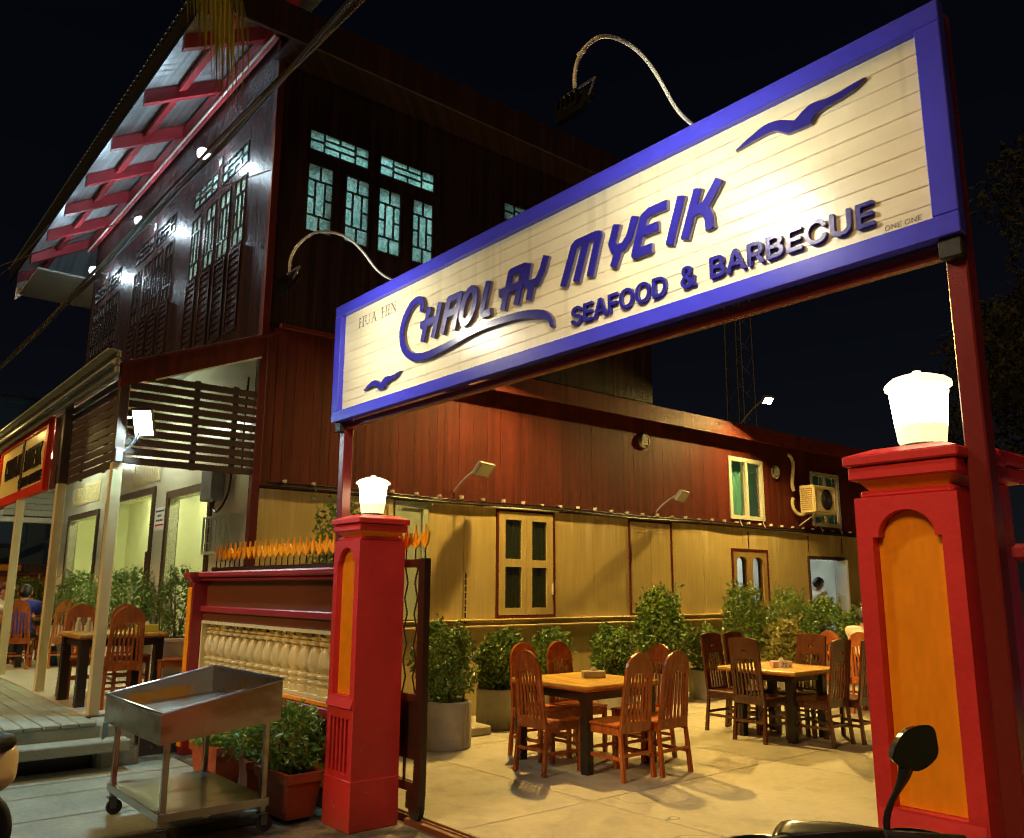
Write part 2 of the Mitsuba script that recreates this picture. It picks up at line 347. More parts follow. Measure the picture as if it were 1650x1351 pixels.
struct('gate_track', cat([bx(-9.4, 3, 3.545, 3.56, -0.03, 0.012), bx(-9.4, 3, 3.59, 3.605, -0.03, 0.012), bx(-5.36, -1.7, 3.49, 3.53, -0.03, 0.008)]), 'brown')
# the porch deck: tiled floor, a plank ramp in front of it and one open step
dk = struct('porch_floor', bx(-18.7, -9.02, 2.24, 3.75, -0.03, 0.385), 'greydark')
for i in range(16):
    for j in range(3):
        obj('tile', rbox(-18.7 + i * 0.605 + 0.003, -18.7 + (i + 1) * 0.605 - 0.003, 2.24 + j * 0.5 + 0.003, 2.24 + (j + 1) * 0.5 - 0.003, 0.35, 0.4 + rnd.uniform(0, 0.001), 0.004), 'offwhite', dk)
pd = thing('plank_deck', 'weathered grey plank deck with one open step beside the porch', 'deck')
for i in range(8):
    y0 = 1.05 + i * 0.148
    obj('plank', rbox(-13.2, -8.53 + rnd.uniform(-0.015, 0.015), y0 + 0.006, y0 + 0.142, 0.365, 0.4 + rnd.uniform(-0.002, 0.002), 0.006), 'pave', pd)
obj('fascia', rbox(-8.575, -8.545, 1.0, 2.44, 0.235, 0.364, 0.006), 'pave', pd)
obj('step', rbox(-8.60, -8.28, 1.0, 2.47, 0.165, 0.262, 0.012), 'pave', pd)
obj('riser', bx(-8.72, -8.7, 1.0, 2.3, -0.03, 0.36), 'black', pd)
obj('side_block', rbox(-9.0, -8.52, 2.26, 2.62, -0.03, 0.385, 0.03), 'pave', pd)

# ------------------------------------------------------------------ the restaurant building
B = thing('restaurant_building', 'long two storey timber restaurant with dark red boards above yellow walls', 'building')
ZT = 8.30
S_tr = [(4.20, 5.05), (5.215, 6.085), (7.345, 8.20)]
S_ca = [(4.20, 4.55), (4.73, 5.075), (5.215, 5.557), (5.748, 6.08)]
F_tr = [(-10.74, -9.86), (-11.83, -10.90), (-13.56, -12.65), (-14.66, -13.70), (-16.40, -15.58), (-17.30, -16.52)]
F_ca = []
for a, b in F_tr: F_ca += [(a, a + 0.36), (b - 0.36, b)]
h_side = [sbox(a, 7.0, b, 7.28) for a, b in S_tr] + [sbox(a, 5.915, b, 6.82) for a, b in S_ca]
h_front = [sbox(a, 7.02, b, 7.30) for a, b in F_tr] + [sbox(a, 5.925, b, 6.85) for a, b in F_ca]
up = put('upper_wall', mikit.ply(cat([side(sbox(YF + 0.02, 4.5, 10.6, ZT).difference(unary_union(h_side)), XW - 0.02, 0.10),
     front(sbox(-17.6, 4.5, XW - 0.02, ZT + 0.3).difference(unary_union(h_front)), YF + 0.02, 0.10),
     bx(-17.6, -17.5, YF + 0.13, 10.6, 4.5, ZT), bx(-17.5, -9.16, 10.5, 10.6, 4.5, ZT)]), 'mat_board2'), B)
clad(sbox(YF + 0.06, 4.66, 10.6, ZT), h_side, 'x', XW, 0.12, 0.004, 0.018, 'board2', up)
clad(sbox(-17.6, 4.5, XW - 0.06, ZT + 0.25), h_front, 'y', YF, 0.12, 0.004, 0.018, 'board2', up)
obj('corner_trim', rbox(XW - 0.075, XW + 0.02, YF - 0.02, YF + 0.075, 0.4, ZT, 0.006), 'trim', up)
obj('ledge', rbox(XW - 0.01, XW + 0.05, 3.95, 6.54, 4.60, 4.655, 0.006), 'trim', up)

def pane_layout(kind):
    if kind == 'casement':
        L = [(0, .5, .76, 1), (.5, 1, .76, 1), (0, .31, .50, .76), (0, .31, .24, .50), (.31, .69, .24, .76), (.69, 1, .50, .76), (.69, 1, .24, .50), (0, .5, 0, .24), (.5, 1, 0, .24)]
    else:
        L = [(0, .24, .5, 1), (0, .24, 0, .5), (.24, .5, .67, 1), (.5, .76, .67, 1), (.24, .76, .36, .67), (.24, .5, 0, .36), (.5, .76, 0, .36), (.76, 1, .5, 1), (.76, 1, 0, .5)]
    return L
def barred(kind, plane, a, b, z0, z1, mat):
    "a leaded window: its bars one part, every pane another"
    w, h = b - a, z1 - z0; g = 0.009
    rects = [sbox(a + l * w + g, z0 + c * h + g, a + r * w - g, z0 + d * h - g) for l, r, c, d in pane_layout(kind)]
    bars = sbox(a - 0.012, z0 - 0.012, b + 0.012, z1 + 0.012).difference(unary_union(rects))
    f = side if plane == 'x' else front; p = XW if plane == 'x' else YF; sgn = 1 if plane == 'x' else -1
    win = obj('window', f(bars, p + sgn * 0.012, 0.035), 'darkwood', B)
    for r in rects: obj('pane', f(r.buffer(0.004, join_style=2), p - sgn * 0.012, 0.004), mat, win)
for a, b in S_tr: barred('transom', 'x', a, b, 7.0, 7.28, 'frost')
for a, b in S_ca: barred('casement', 'x', a, b, 5.915, 6.82, 'frost')
for i, (a, b) in enumerate(F_tr): barred('transom', 'y', a, b, 7.02, 7.30, 'frost' if i < 2 else 'greypane')
for i, (a, b) in enumerate(F_ca): barred('casement', 'y', a, b, 5.925, 6.85, 'frost' if i < 4 else 'greypane')
for i, (a, b) in enumerate(F_ca):     # louvred shutters under the front casements
    sh = obj('shutter', front(ring(a - 0.02, 4.75, b + 0.02, 5.86, 0.035), YF - 0.03, 0.03), 'darkwood', B)
    for k in range(11): obj('slat', rbox(a + 0.02, b - 0.02, YF - 0.022, YF - 0.002, 4.80 + k * 0.095, 4.865 + k * 0.095, 0.005), 'board2', sh)
# lit corner room behind the upper windows
rm = obj('upper_room', cat([bx(-12.25, -9.16, 3.90, 7.6, 4.62, 4.7), bx(-12.25, -9.16, 3.90, 7.6, 8.1, 8.16), bx(-12.27, -12.2, 3.90, 7.6, 4.7, 8.1), bx(-12.2, -9.16, 8.55, 8.62, 4.7, 8.1)]), 'roomwhite', B)
emit('room_lamp', ball((-10.5, 5.6, 7.9), 0.12, 1), (18, 33, 32), rm, 1.0)

# hip roof: rafters, metal sheets, wall plate, fascia
ex0, ex1, ey0, ey1, ez, sl = -19.6, -8.4, 2.62, 11.75, 7.98, 0.59
def rz_(y): return ez + (y - ey0) * sl
roof = obj('roof', trimesh.Trimesh(*(lambda v: (v, [(0, 1, 5), (0, 5, 4), (1, 2, 5), (2, 3, 4), (2, 4, 5), (3, 0, 4)]))(np.array([
    (ex0, ey0, ez + 0.16), (ex1, ey0, ez + 0.16), (ex1, ey1, ez + 0.16), (ex0, ey1, ez + 0.16),
    (ex0 + 4.6, (ey0 + ey1) / 2, ez + 2.85), (ex1 - 4.6, (ey0 + ey1) / 2, ez + 2.85)])), process=False), 'sheet', B)
rx = [-19.5, -18.1, -16.65, -15.25, -13.85, -12.4, -10.85, -9.35, -8.55]
ang = math.atan(sl)
for x in rx:
    obj('rafter', hull([(x + sx * 0.05, y, rz_(y) + dz) for sx in (-1, 1) for y in (ey0 + 0.06, YF - 0.02) for dz in (-0.16, 0.035)]), 'rafter', roof)
for k, y in enumerate((3.14,)):
    for i in range(len(rx) - 1):
        obj('purlin', hull([(x, y + dy, rz_(y + dy) + dz) for x in (rx[i] + 0.052, rx[i + 1] - 0.052) for dy in (-0.05, 0.05) for dz in (-0.06, 0.036)]), 'rafter', roof)
for i in range(len(rx) - 1):      # ribbed metal sheets over the rafters
    n = 9; w = (rx[i + 1] - rx[i]) / n; ms = []
    for y0, y1 in ((ey0 - 0.05, YF + 0.4),):
        for k in range(n):
            xa = rx[i] + k * w
            ms.append(hull([(x, y, rz_(y) + dz) for x, dz0 in ((xa, 0.062), (xa + w * 0.5, 0.045), (xa + w, 0.062)) for y in (y0, y1) for dz in (dz0, dz0 + 0.01)]))
    obj('metal_sheet', ms, 'sheet', roof)
obj('wall_plate', rbox(-17.9, XW + 0.04, YF - 0.10, YF - 0.03, 8.30, 8.58, 0.01), 'rafter', roof)
obj('plate_trim', rbox(-17.9, XW + 0.06, YF - 0.12, YF - 0.101, 8.285, 8.32, 0.004), 'white', roof)
obj('front_fascia', rbox(ex0, ex1, ey0 - 0.07, ey0 - 0.035, ez - 0.13, ez + 0.13, 0.008), 'matte_black', roof)
for i in range(80):
    obj('eave_cap', rbox(ex0 + i * 0.14 + 0.02, ex0 + i * 0.14 + 0.10, ey0 - 0.10, ey0 - 0.03, ez + 0.135, ez + 0.17, 0.01), 'greydark', roof)
obj('side_fascia', rbox(ex1 - 0.04, ex1, ey0, ey1, ez - 0.05, ez + 0.40, 0.01), 'board2', roof)
obj('side_soffit', bx(XW + 0.03, ex1 - 0.05, YF - 0.1, ey1, ez + 0.02, ez + 0.05), 'board2', roof)
obj('end_bracket', hull([(-19.6, 2.7, 7.95), (-19.5, 2.7, 7.95), (-19.6, 2.7, 7.5), (-19.5, 2.7, 7.5), (-19.6, 3.1, 7.95), (-19.5, 3.1, 7.95)]), 'white', roof)
obj('end_soffit', bx(-19.55, -17.62, 2.75, 4.6, 7.62, 7.66), 'fascia', roof)

# courtyard side wall: red boards, yellow panels, plinth
U = [(12.65, 13.64, 2.89, 3.955), (15.37, 16.38, 2.895, 3.925)]
uh = [sbox(a, c, b, d) for a, b, c, d in U]
D2 = (12.62, 13.67, 1.28, 2.30); OD = (15.10, 16.36, 0.42, 2.205)
def arch(a, b, z0, z1):
    r = (b - a) / 2; return unary_union([sbox(a, z0, b, z1 - r * 0.7), affinity.scale(Point((a + b) / 2, z1 - r * 0.7).buffer(r, 24), 1, 0.7)])
d2p = [arch(12.72, 13.06, 1.36, 2.20), arch(13.20, 13.55, 1.36, 2.20)]
sw = put('side_wall', mikit.ply(cat([side(sbox(YF + 0.1, 1.2, 22, 4.6).difference(unary_union(uh + d2p + [sbox(OD[0], 0, OD[1], OD[3])])), XW - 0.025, 0.09),
      side(sbox(YF + 0.1, 0, 22, 1.2).difference(sbox(OD[0], OD[2], OD[1], 3)), XW - 0.025, 0.09)]), 'mat_board'), B)
clad(sbox(YF + 0.08, 2.735, 22, 4.6), uh, 'x', XW, 0.12, 0.0035, 0.02, 'board', sw)
doors = [sbox(5.60, 1.2, 6.13, 2.72), sbox(7.25, 1.2, 8.33, 2.72), sbox(9.92, 1.2, 10.97, 2.72), sbox(D2[0] - .03, D2[2] - .03, D2[1] + .03, D2[3] + .03), sbox(OD[0] - .05, 0, OD[1] + .05, OD[3] + .06)]
yb = [3.83, 4.95, 5.6, 6.13, 6.70, 7.25, 8.33, 9.13, 9.92, 10.97, 11.8, 12.95, 14.1, 15.10, 16.36, 17.6, 18.9, 20.4, 22]
for a, b in zip(yb[:-1], yb[1:]):
    s = sbox(a + 0.003, 1.205, b - 0.003, 2.70).difference(unary_union(doors))
    m = side(s, XW + rnd.uniform(-0.003, 0.003), 0.02) if not s.is_empty and s.area > 0.02 else None
    if m is not None: obj('panel', m, 'yellow', sw)
obj('plinth', cat([side(sbox(YF + 0.08, 0, OD[0] - 0.06, 1.10), XW + 0.01, 0.03), side(sbox(OD[1] + 0.06, 0, 22, 1.10), XW + 0.01, 0.03)]), 'yellow', sw)
for z0, z1, o in ((1.10, 1.125, 0.085), (1.126, 1.185, 0.025), (1.186, 1.204, 0.075)):
    obj('plinth_moulding', cat([rbox(XW - 0.02, XW + o, YF + 0.09, OD[0] - 0.06, z0, z1, 0.006), rbox(XW - 0.02, XW + o, OD[1] + 0.06, 22, z0, z1, 0.006)]), 'yellow', sw)
for z, r in ((2.722, 0.018), (2.765, 0.012)):
    pts = [(XW + 0.03 + 0.006 * math.sin(y * 3.1), y, z + 0.012 * math.sin(y * 1.7)) for y in np.linspace(3.9, 21.5, 90)]
    obj('cable', tube(pts, r, 6), 'black', sw, smooth=True)
for i in range(46):
    y = 4.1 + i * 0.36
    obj('clip', rbox(XW, XW + 0.06, y, y + 0.028, 2.775, 2.80 + rnd.uniform(0, 0.02), 0.004), 'offwhite', sw)
obj('conduit', cat([tube([(XW + 0.03, 6.16, 2.66), (XW + 0.03, 6.17, 2.745), (XW + 0.03, 6.40, 2.755)], 0.013, 8), tube([(XW + 0.03, 7.0, 2.70), (XW + 0.03, 8.4, 2.715)], 0.014, 8)]), 'offwhite', sw)
obj('chain', cat([tube([(XW + 0.03, 6.72, 1.80 - i * 0.085), (XW + 0.03, 6.72, 1.735 - i * 0.085)], 0.012, 6) for i in range(8)]), 'darkwood', sw)
obj('floor_pipe', tube([(XW + 0.055, 5.6, 1.15), (XW + 0.055, 6.6, 1.15), (XW + 0.045, 6.72, 1.2)], 0.008, 6), 'darkwood', sw)
for a, y0, z in ((15.112, 15.112, 2.66), (16.38, 16.38, 2.66), (13.12, 13.12, 2.66)):
    obj('drip_strip', rbox(XW, XW + 0.012, a - 0.012, a + 0.012, 2.33 if a > 13.2 else 2.34, z, 0.003), 'trim', sw)
# eave of the lower roof
obj('pent_roof', hull([(x, y, z) for y in (6.55, 22) for x, z in ((XW + 0.17, 4.55), (XW + 0.17, 4.575), (XW - 0.02, 4.62), (XW - 0.02, 4.58))]), 'board2', B)
obj('low_roof', hull([(x, y, z) for y in (10.62, 22) for x, z in ((XW - 0.03, 4.60), (XW - 0.03, 4.63), (XW - 4, 5.5), (XW - 4, 5.45))]), 'board2', B)
obj('eave_fascia', rbox(XW + 0.17, XW + 0.195, 6.55, 22, 4.30, 4.575, 0.006), 'board', B)
obj('eave_soffit', bx(XW + 0.005, XW + 0.168, 6.55, 22, 4.53, 4.549), 'board2', B)
# pale green door leaf
gd = obj('side_door', side(ring(5.62, 1.22, 6.12, 2.69, 0.085), XW + 0.012, 0.03), 'palegreen', B)
obj('leaf_panel', side(sbox(5.70, 1.30, 6.04, 2.61), XW - 0.004, 0.012), 'palegreen', gd)
gd = obj('side_door', side(ring(4.95, 1.22, 5.58, 2.66, 0.06), XW + 0.012, 0.03), 'cream', B)
obj('leaf_panel', side(sbox(5.01, 1.28, 5.52, 2.60), XW - 0.004, 0.012), 'cream', gd)
# casement window with four dark panes
cw = obj('casement_window', side(ring(7.25, 1.205, 8.33, 2.72, 0.035), XW + 0.022, 0.03), 'trim', B)
panes = [(7.407, 7.704, 2.008, 2.55), (7.895, 8.18, 2.0, 2.545), (7.405, 7.704, 1.345, 1.90), (7.895, 8.18, 1.345, 1.895)]
obj('sash', side(sbox(7.285, 1.25, 7.785, 2.66).union(sbox(7.792, 1.25, 8.295, 2.66)).difference(unary_union([sbox(a, c, b, d) for a, b, c, d in panes])), XW + 0.016, 0.03), 'yellow', cw)
for a, b, c, d in panes:
    obj('glazing', side(sbox(a - .006, c - .006, b + .006, d + .006), XW - 0.004, 0.006), 'glass', cw)
    n = 9; pl = Polygon([(a + (b - a) * i / n, 0.012 * (i % 2)) for i in range(n + 1)] + [(b, -0.006), (a, -0.006)])
    m = extr(pl, d - c); obj('curtain', frame(m, (XW - 0.03, 0, c), (0, 1, 0), (1, 0, 0)) if False else xf(trimesh.Trimesh(np.c_[m.vertices[:, 1] * 0.8 + XW - 0.0205, m.vertices[:, 0], m.vertices[:, 2] + c], m.faces[:, ::-1], process=False)), 'curtain_dark', cw)
obj('handle', rbox(XW + 0.016, XW + 0.04, 8.265, 8.285, 1.52, 1.68, 0.004), 'offwhite', cw)
# blind door with two flat panels
bd = obj('blind_door', side(ring(9.92, 1.205, 10.97, 2.72, 0.03), XW + 0.016, 0.03), 'trim', B)
for a, b in ((9.955, 10.44), (10.447, 10.935)):
    obj('leaf', side(sbox(a, 1.24, b, 2.66), XW + 0.004, 0.024), 'yellow', bd)
    obj('mould', side(ring(a + 0.09, 2.50, b - 0.09, 2.56, 0.008), XW + 0.010, 0.006), 'yellow', bd)
# door with two arched panes
ad = obj('arched_door', side(ring(D2[0] - .03, D2[2] - .03, D2[1] + .03, D2[3] + .03, 0.04), XW + 0.02, 0.04), 'trim', B)
for i, (a, b) in enumerate(((12.635, 13.13), (13.14, 13.655))):
    obj('leaf', side(sbox(a, 1.295, b, 2.285).difference(d2p[i].buffer(-0.012)), XW + 0.012, 0.03), 'doortan', ad)
    obj('glazing', side(d2p[i], XW - 0.02, 0.005), 'glass', ad)
# open doorway
od = obj('doorway', cat([rbox(XW - 0.1, XW + 0.03, OD[0] - 0.05, OD[0], 0.4, OD[3] + 0.06, 0.006), rbox(XW - 0.1, XW + 0.03, OD[1], OD[1] + 0.05, 0.4, OD[3] + 0.06, 0.006), rbox(XW - 0.1, XW + 0.03, OD[0], OD[1], OD[3], OD[3] + 0.06, 0.006)]), 'doorframe', B)
obj('open_leaf', xf(rbox(-0.04, 0, -0.62, 0, 0.45, 2.19, 0.006), (XW - 0.14, OD[1] - 0.01, 0), 0.9), 'grey', od)
obj('sill_step', rbox(XW - 0.1, XW + 0.3, OD[0] - 0.1, OD[1] + 0.1, -0.02, 0.3, 0.02), 'concrete', od)
br = obj('back_room', cat([bx(-12.5, -9.16, 11.4, 17.2, 0.2, 0.30), bx(-12.5, -9.16, 11.4, 17.2, 2.62, 2.68), bx(-12.57, -12.5, 11.4, 17.2, 0.3, 2.62), bx(-12.5, -9.16, 11.33, 11.4, 0.3, 2.62), bx(-12.5, -9.16, 17.2, 17.27, 0.3, 2.62), bx(-11.2, -11.12, 14.3, 17.2, 0.3, 2.62)]), 'roomwhite', B)
emit('tube_lamp', bx(-10.3, -10.24, 14.9, 16.2, 2.52, 2.56), (2.2, 2.5, 2.1), br)
obj('cupboard', rbox(-11.1, -10.7, 16.6, 17.15, 0.3, 2.1), 'grey', br)
# upper back windows
ur = obj('upper_back_room', cat([bx(-12, -9.16, 11.6, 17.4, 2.69, 2.75), bx(-12, -9.16, 11.6, 17.4, 4.4, 4.46), bx(-12.06, -12, 11.6, 17.4, 2.75, 4.4), bx(-12, -9.16, 11.53, 11.6, 2.75, 4.4), bx(-12, -9.16, 17.4, 17.46, 2.75, 4.4)]), 'room', B)
emit('tube_lamp', bx(-11.2, -11.14, 12.4, 14.0, 4.30, 4.34), (1.6, 3.0, 2.8), ur)
for (a, b, c, d), open_ in zip(U, (True, False)):
    w = obj('sliding_window', side(ring(a - 0.035, c - 0.035, b + 0.035, d + 0.035, 0.075).union(sbox((a + b) / 2 - 0.035, c, (a + b) / 2 + 0.035, d)), XW + 0.02, 0.06), 'offwhite', B)
    for l, r in ((a, (a + b) / 2 - 0.04), ((a + b) / 2 + 0.04, b)):
        obj('glazing', side(sbox(l, c, r, d), XW - 0.03, 0.004), 'glass', w)
    for l, r in (((a + 0.22, a + 0.52), (b - 0.40, b - 0.22)) if open_ else ((a, (a + b) / 2), ((a + b) / 2, b))):
        n = max(6, int((r - l) / 0.03)); ms = []
        v = np.array([(XW - 0.12 + 0.02 * math.sin(i * 1.9), l + (r - l) * i / n, z) for z in (c - 0.1, d + 0.1) for i in range(n + 1)])
        f = [(i, i + 1, n + 2 + i) for i in range(n)] + [(i, n + 2 + i, n + 1 + i) for i in range(n)]
        obj('curtain', trimesh.Trimesh(v, f, process=False), 'curtain', w, smooth=True)
    for y in (a + 0.22, b - 0.05): obj('stay', tube([(XW + 0.02, y, c - 0.04), (XW + 0.05, y + 0.02, c - 0.16)], 0.008, 6), 'offwhite', w)

# street front under the porch: grey glossy wall with three wide openings, rooms behind
DO = [(-17.40, -15.48, 0.4, 2.80), (-14.86, -12.53, 0.4, 2.92), (-11.80, -10.31, 0.4, 2.79)]
fw = obj('front_wall', front(sbox(-18.7, 0.38, XW - 0.08, 4.5).difference(unary_union([sbox(a, c, b, d) for a, b, c, d in DO])), YF, 0.12), 'cream_front', B)
for a, b, c, d in DO:
    f = obj('door_frame', front(ring(a - 0.10, 0.30, b + 0.10, d + 0.10, 0.10).intersection(sbox(-30, 0.4, 0, 9)), YF - 0.03, 0.16), 'doorframe', B)
obj('bolt_bar', rbox(-12.66, -12.60, YF - 0.02, YF + 0.03, 0.5, 2.1, 0.005), 'doorframe', f)
for a, b, c, d in ((-17.4, -15.5, 3.06, 3.40), (-13.6, -12.3, 3.1, 3.45)):
    v = obj('vent_panel', front(sbox(a, c, b, d), YF - 0.012, 0.014), 'cream', B)
    for k in range(int((b - a) / 0.12)): obj('louvre', rbox(a + 0.02 + k * 0.12, a + 0.09 + k * 0.12, YF - 0.022, YF - 0.0125, c + 0.03, d - 0.03, 0.003), 'cream', v)
hall = obj('dining_hall', cat([bx(-18.6, -9.16, 3.88, 6.2, 0.3, 0.39), bx(-18.6, -9.16, 3.88, 6.2, 3.3, 3.36), bx(-18.6, -9.16, 5.1, 5.2, 0.39, 3.3), bx(-18.66, -18.6, 3.88, 6.2, 0.39, 3.3), bx(-9.24, -9.16, 3.88, 6.2, 0.39, 3.3)]), 'room', B)
for x in (-16.4, -13.5, -11.0): emit('tube_lamp', bx(x - 0.6, x + 0.6, 4.40, 4.44, 3.22, 3.26), (6.2, 6.8, 3.7), hall)
# the porch's far end: grey siding over an open end
es = obj('end_siding', bx(-18.76, -18.72, 2.3, YF, 2.95, 3.95), 'greydark', B)
for k in range(8): obj('siding_board', hull([(-18.72, y, 2.96 + k * 0.122 + dz) for y in (2.3, YF - 0.005) for dz in (0, 0.115)] + [(-18.70, y, 2.96 + k * 0.122 + 0.004) for y in (2.3, YF - 0.005)]), 'offwhite', es)
obj('end_beam', rbox(-18.76, -18.66, 2.25, YF - 0.005, 2.83, 2.93, 0.01), 'white', es)
obj('end_stud', rbox(-18.69, -18.64, 2.72, 2.82, 2.935, 3.5, 0.006), 'white', es)
# ------------------------------------------------------------------ porch
PO = thing('porch', 'slatted porch with pale square posts along the street front', 'porch')
for x in (-9.03, -11.42, -13.9, -16.3, -18.66):
    obj('post', rbox(x - 0.05, x + 0.05, YP - 0.12, YP - 0.02, 0.4 if x > -18 else -0.02, 2.84, 0.006), 'cream', PO)
    obj('upper_post', rbox(x - 0.05, x + 0.05, YP - 0.12, YP - 0.02, 2.842, 3.86, 0.006), 'slatbrown', PO)
N = 10; dz = 0.0985
for i in range(N):
    z0 = 2.835 + i * dz
    obj('slat', rbox(XW - 0.012, XW + 0.012, YP - 0.01, 3.735, z0, z0 + dz - 0.026, 0.005), 'slatbrown', PO)
    obj('slat', rbox(-11.93, XW - 0.06, YP - 0.015, YP + 0.01, z0, z0 + dz - 0.014, 0.005), 'slatbrown', PO)
    obj('slat', rbox(-18.6, -15.75, YP - 0.015, YP + 0.01, z0, z0 + dz - 0.022, 0.005), 'slatbrown', PO)
for y in (3.07, 3.50): obj('slat_batten', rbox(XW - 0.045, XW - 0.014, y - 0.03, y + 0.03, 2.83, 3.82, 0.005), 'slatbrown', PO)
for x in (-9.9, -10.9, -11.88, -16.5, -17.6): obj('slat_batten', rbox(x - 0.03, x + 0.03, YP + 0.012, YP + 0.04, 2.83, 3.82, 0.005), 'slatbrown', PO)
obj('sign_jamb', rbox(-12.22, -11.96, YP - 0.05, YP - 0.01, 2.84, 3.80, 0.006), 'doorframe', PO)
def zr(y): return 4.44 + (y - 3.72) * 0.40
n = 62
ms = []
for i in range(n):
    x0 = -18.9 + i * 0.16
    ms.append(hull([(x, y, zr(y) + dz_) for x, d in ((x0, 0.02), (x0 + 0.08, 0), (x0 + 0.16, 0.02)) for y in (2.12, 3.73) for dz_ in (d, d + 0.008)]))
obj('roof_sheet', ms, 'sheet', PO)
for z0, z1, o in ((3.745, 3.82, 0), (3.825, 3.90, 0.022), (3.905, 3.985, 0.004)):
    obj('gutter_band', rbox(-19.1, -8.93, 2.19 - o, 2.23, z0, z1, 0.012), 'fascia', PO)
obj('gutter_lip', rbox(-19.1, -8.93, 2.09, 2.188, 3.955, 3.985, 0.006), 'fascia', PO)
obj('front_beam', rbox(-18.9, -9.0, 2.30, 2.40, 3.84, 3.93, 0.008), 'trim', PO)
obj('verge_board', hull([(x, y, zr(y) + d) for x in (-8.985, -8.955) for y in (2.25, 3.74) for d in (-0.24, -0.02)]), 'board', PO)
obj('verge_flashing', hull([(x, y, zr(y) + d) for x in (-9.0, -8.94) for y in (2.20, 3.95) for d in (-0.018, 0.012)]), 'trim', PO)
obj('verge_trim', hull([(x, y, zr(y) + d) for x in (-8.985, -8.96) for y in (2.6, 3.73) for d in (-0.262, -0.243)]), 'white', PO)
obj('ceiling_board', hull([(x, y, zr(y) + d) for x in (-18.6, -9.06) for y in (2.42, 3.05) for d in (-0.06, -0.045)]), 'pink', PO)
lb = thing('porch_tube_lamp', 'white tube lamp under the porch roof behind the slats', 'lamp')
obj('batten', rbox(-12.2, -10.9, 3.02, 3.10, 3.83, 3.89, 0.006), 'white', lb)
emit('tube', bx(-12.15, -10.95, 3.04, 3.08, 3.79, 3.825), (6.4, 7.4, 5.6), lb)
lb = thing('porch_tube_lamp', 'white tube lamp at the far end of the porch', 'lamp')
obj('batten', rbox(-16.6, -15.2, 3.02, 3.10, 3.83, 3.89, 0.006), 'white', lb)
emit('tube', bx(-16.5, -15.3, 3.04, 3.08, 3.79, 3.825), (6.4, 7.4, 5.2), lb)

# LED flood on the porch corner post
fl = thing('corner_floodlight', 'glaring white floodlight on the porch corner post', 'floodlight')
d = (0.66, -0.58, -0.42)
hb, hq = head_box((-8.84, 2.475, 3.24), d, 0.22, 0.30, 0.06)
obj('housing', hb, 'black', fl); emit('lens', hq, (30, 47, 51), fl)
obj('bracket', [tube(spline([(-8.87, 2.46, 3.16), (-8.93, 2.41, 3.02), (-8.965, 2.33, 2.93)], 8), 0.014, 8), rbox(-8.985, -8.95, 2.27, 2.34, 2.84, 2.98, 0.005)], 'grey', fl)

# red-framed sign on the porch front
SG = thing('porch_sign', 'yellow porch sign with dark lettering in a bright red frame', 'sign')
obj('board', rbox(-15.62, -12.34, YP - 0.10, YP - 0.06, 2.90, 3.74, 0.005), 'yellow_sign', SG)
obj('frame', front(ring(-15.72, 2.83, -12.24, 3.82, 0.125), YP - 0.125, 0.07), 'red_sign', SG)
def fit_text(txt, x0, x1, z0, h, y, depth, mat, parent, bold=True, name='letter', shear=0.0, letters=False):
    m = meshkit.text_mesh(txt, h, depth, bold); b = m.bounds
    m.apply_translation((-b[0][0], 0, 0)); m.vertices[:, 0] *= (x1 - x0) / (b[1][0] - b[0][0])
    m.vertices[:, 0] += shear * m.vertices[:, 1]
    m = frame(m, (x0, y, z0), (1, 0, 0), (0, 0, 1))
    if not letters: return obj(name, m, mat, parent)
    cs = [c for c in m.split(only_watertight=False)]; cs.sort(key=lambda c: c.bounds[0][0])
    for c in cs: obj(name, c, mat, parent)
fit_text('CHAOLAY', -15.2, -13.9, 3.22, 0.30, YP - 0.101, 0.02, 'darkwood', SG, name='lettering')
fit_text('MYEIK', -13.7, -12.6, 3.22, 0.30, YP - 0.101, 0.02, 'darkwood', SG, name='lettering')
fit_text('SEAFOOD', -14.0, -13.35, 3.0, 0.13, YP - 0.101, 0.02, 'darkwood', SG, name='lettering')
fit_text('BARBECUE', -13.25, -12.48, 3.0, 0.13, YP - 0.101, 0.02, 'darkwood', SG, name='lettering')
sl_ = thing('sign_spotlight', 'small warm spotlight above the red framed porch sign', 'spotlight')
hb, hq = head_box((-15.6, 1.75, 4.12), (0.22, 0.75, -0.62), 0.2, 0.14, 0.08)
obj('housing', hb, 'black', sl_); emit('lens', hq, (9.0, 6.2, 1.9), sl_)
obj('arm', tube([(-15.6, 1.78, 4.16), (-15.6, 2.0, 4.14), (-15.6, 2.16, 4.0)], 0.012, 8), 'grey', sl_)

# three white wall lamps under the eaves
for i, x in enumerate((-10.80, -13.62, -16.46)):
    w = thing('eave_lamp', ('bare white lamp nearest the corner of the upper front wall', 'bare white lamp in the middle of the upper front wall', 'bare white lamp farthest along the upper front wall')[i], 'wall lamp', 'white lamps along the upper front wall')
    obj('bracket', [rbox(x - 0.05, x + 0.05, YF - 0.03, YF - 0.001, 7.33, 7.45, 0.006), tube([(x, YF - 0.03, 7.40), (x, YF - 0.18, 7.42)], 0.012, 8)], 'grey', w)
    obj('socket', cyl((x, YF - 0.16, 7.42), (x, YF - 0.21, 7.42), 0.035, 12), 'white', w)
    emit('bulb', ball((x, YF - 0.275, 7.42), 0.075, 2), (12, 15, 17), w)

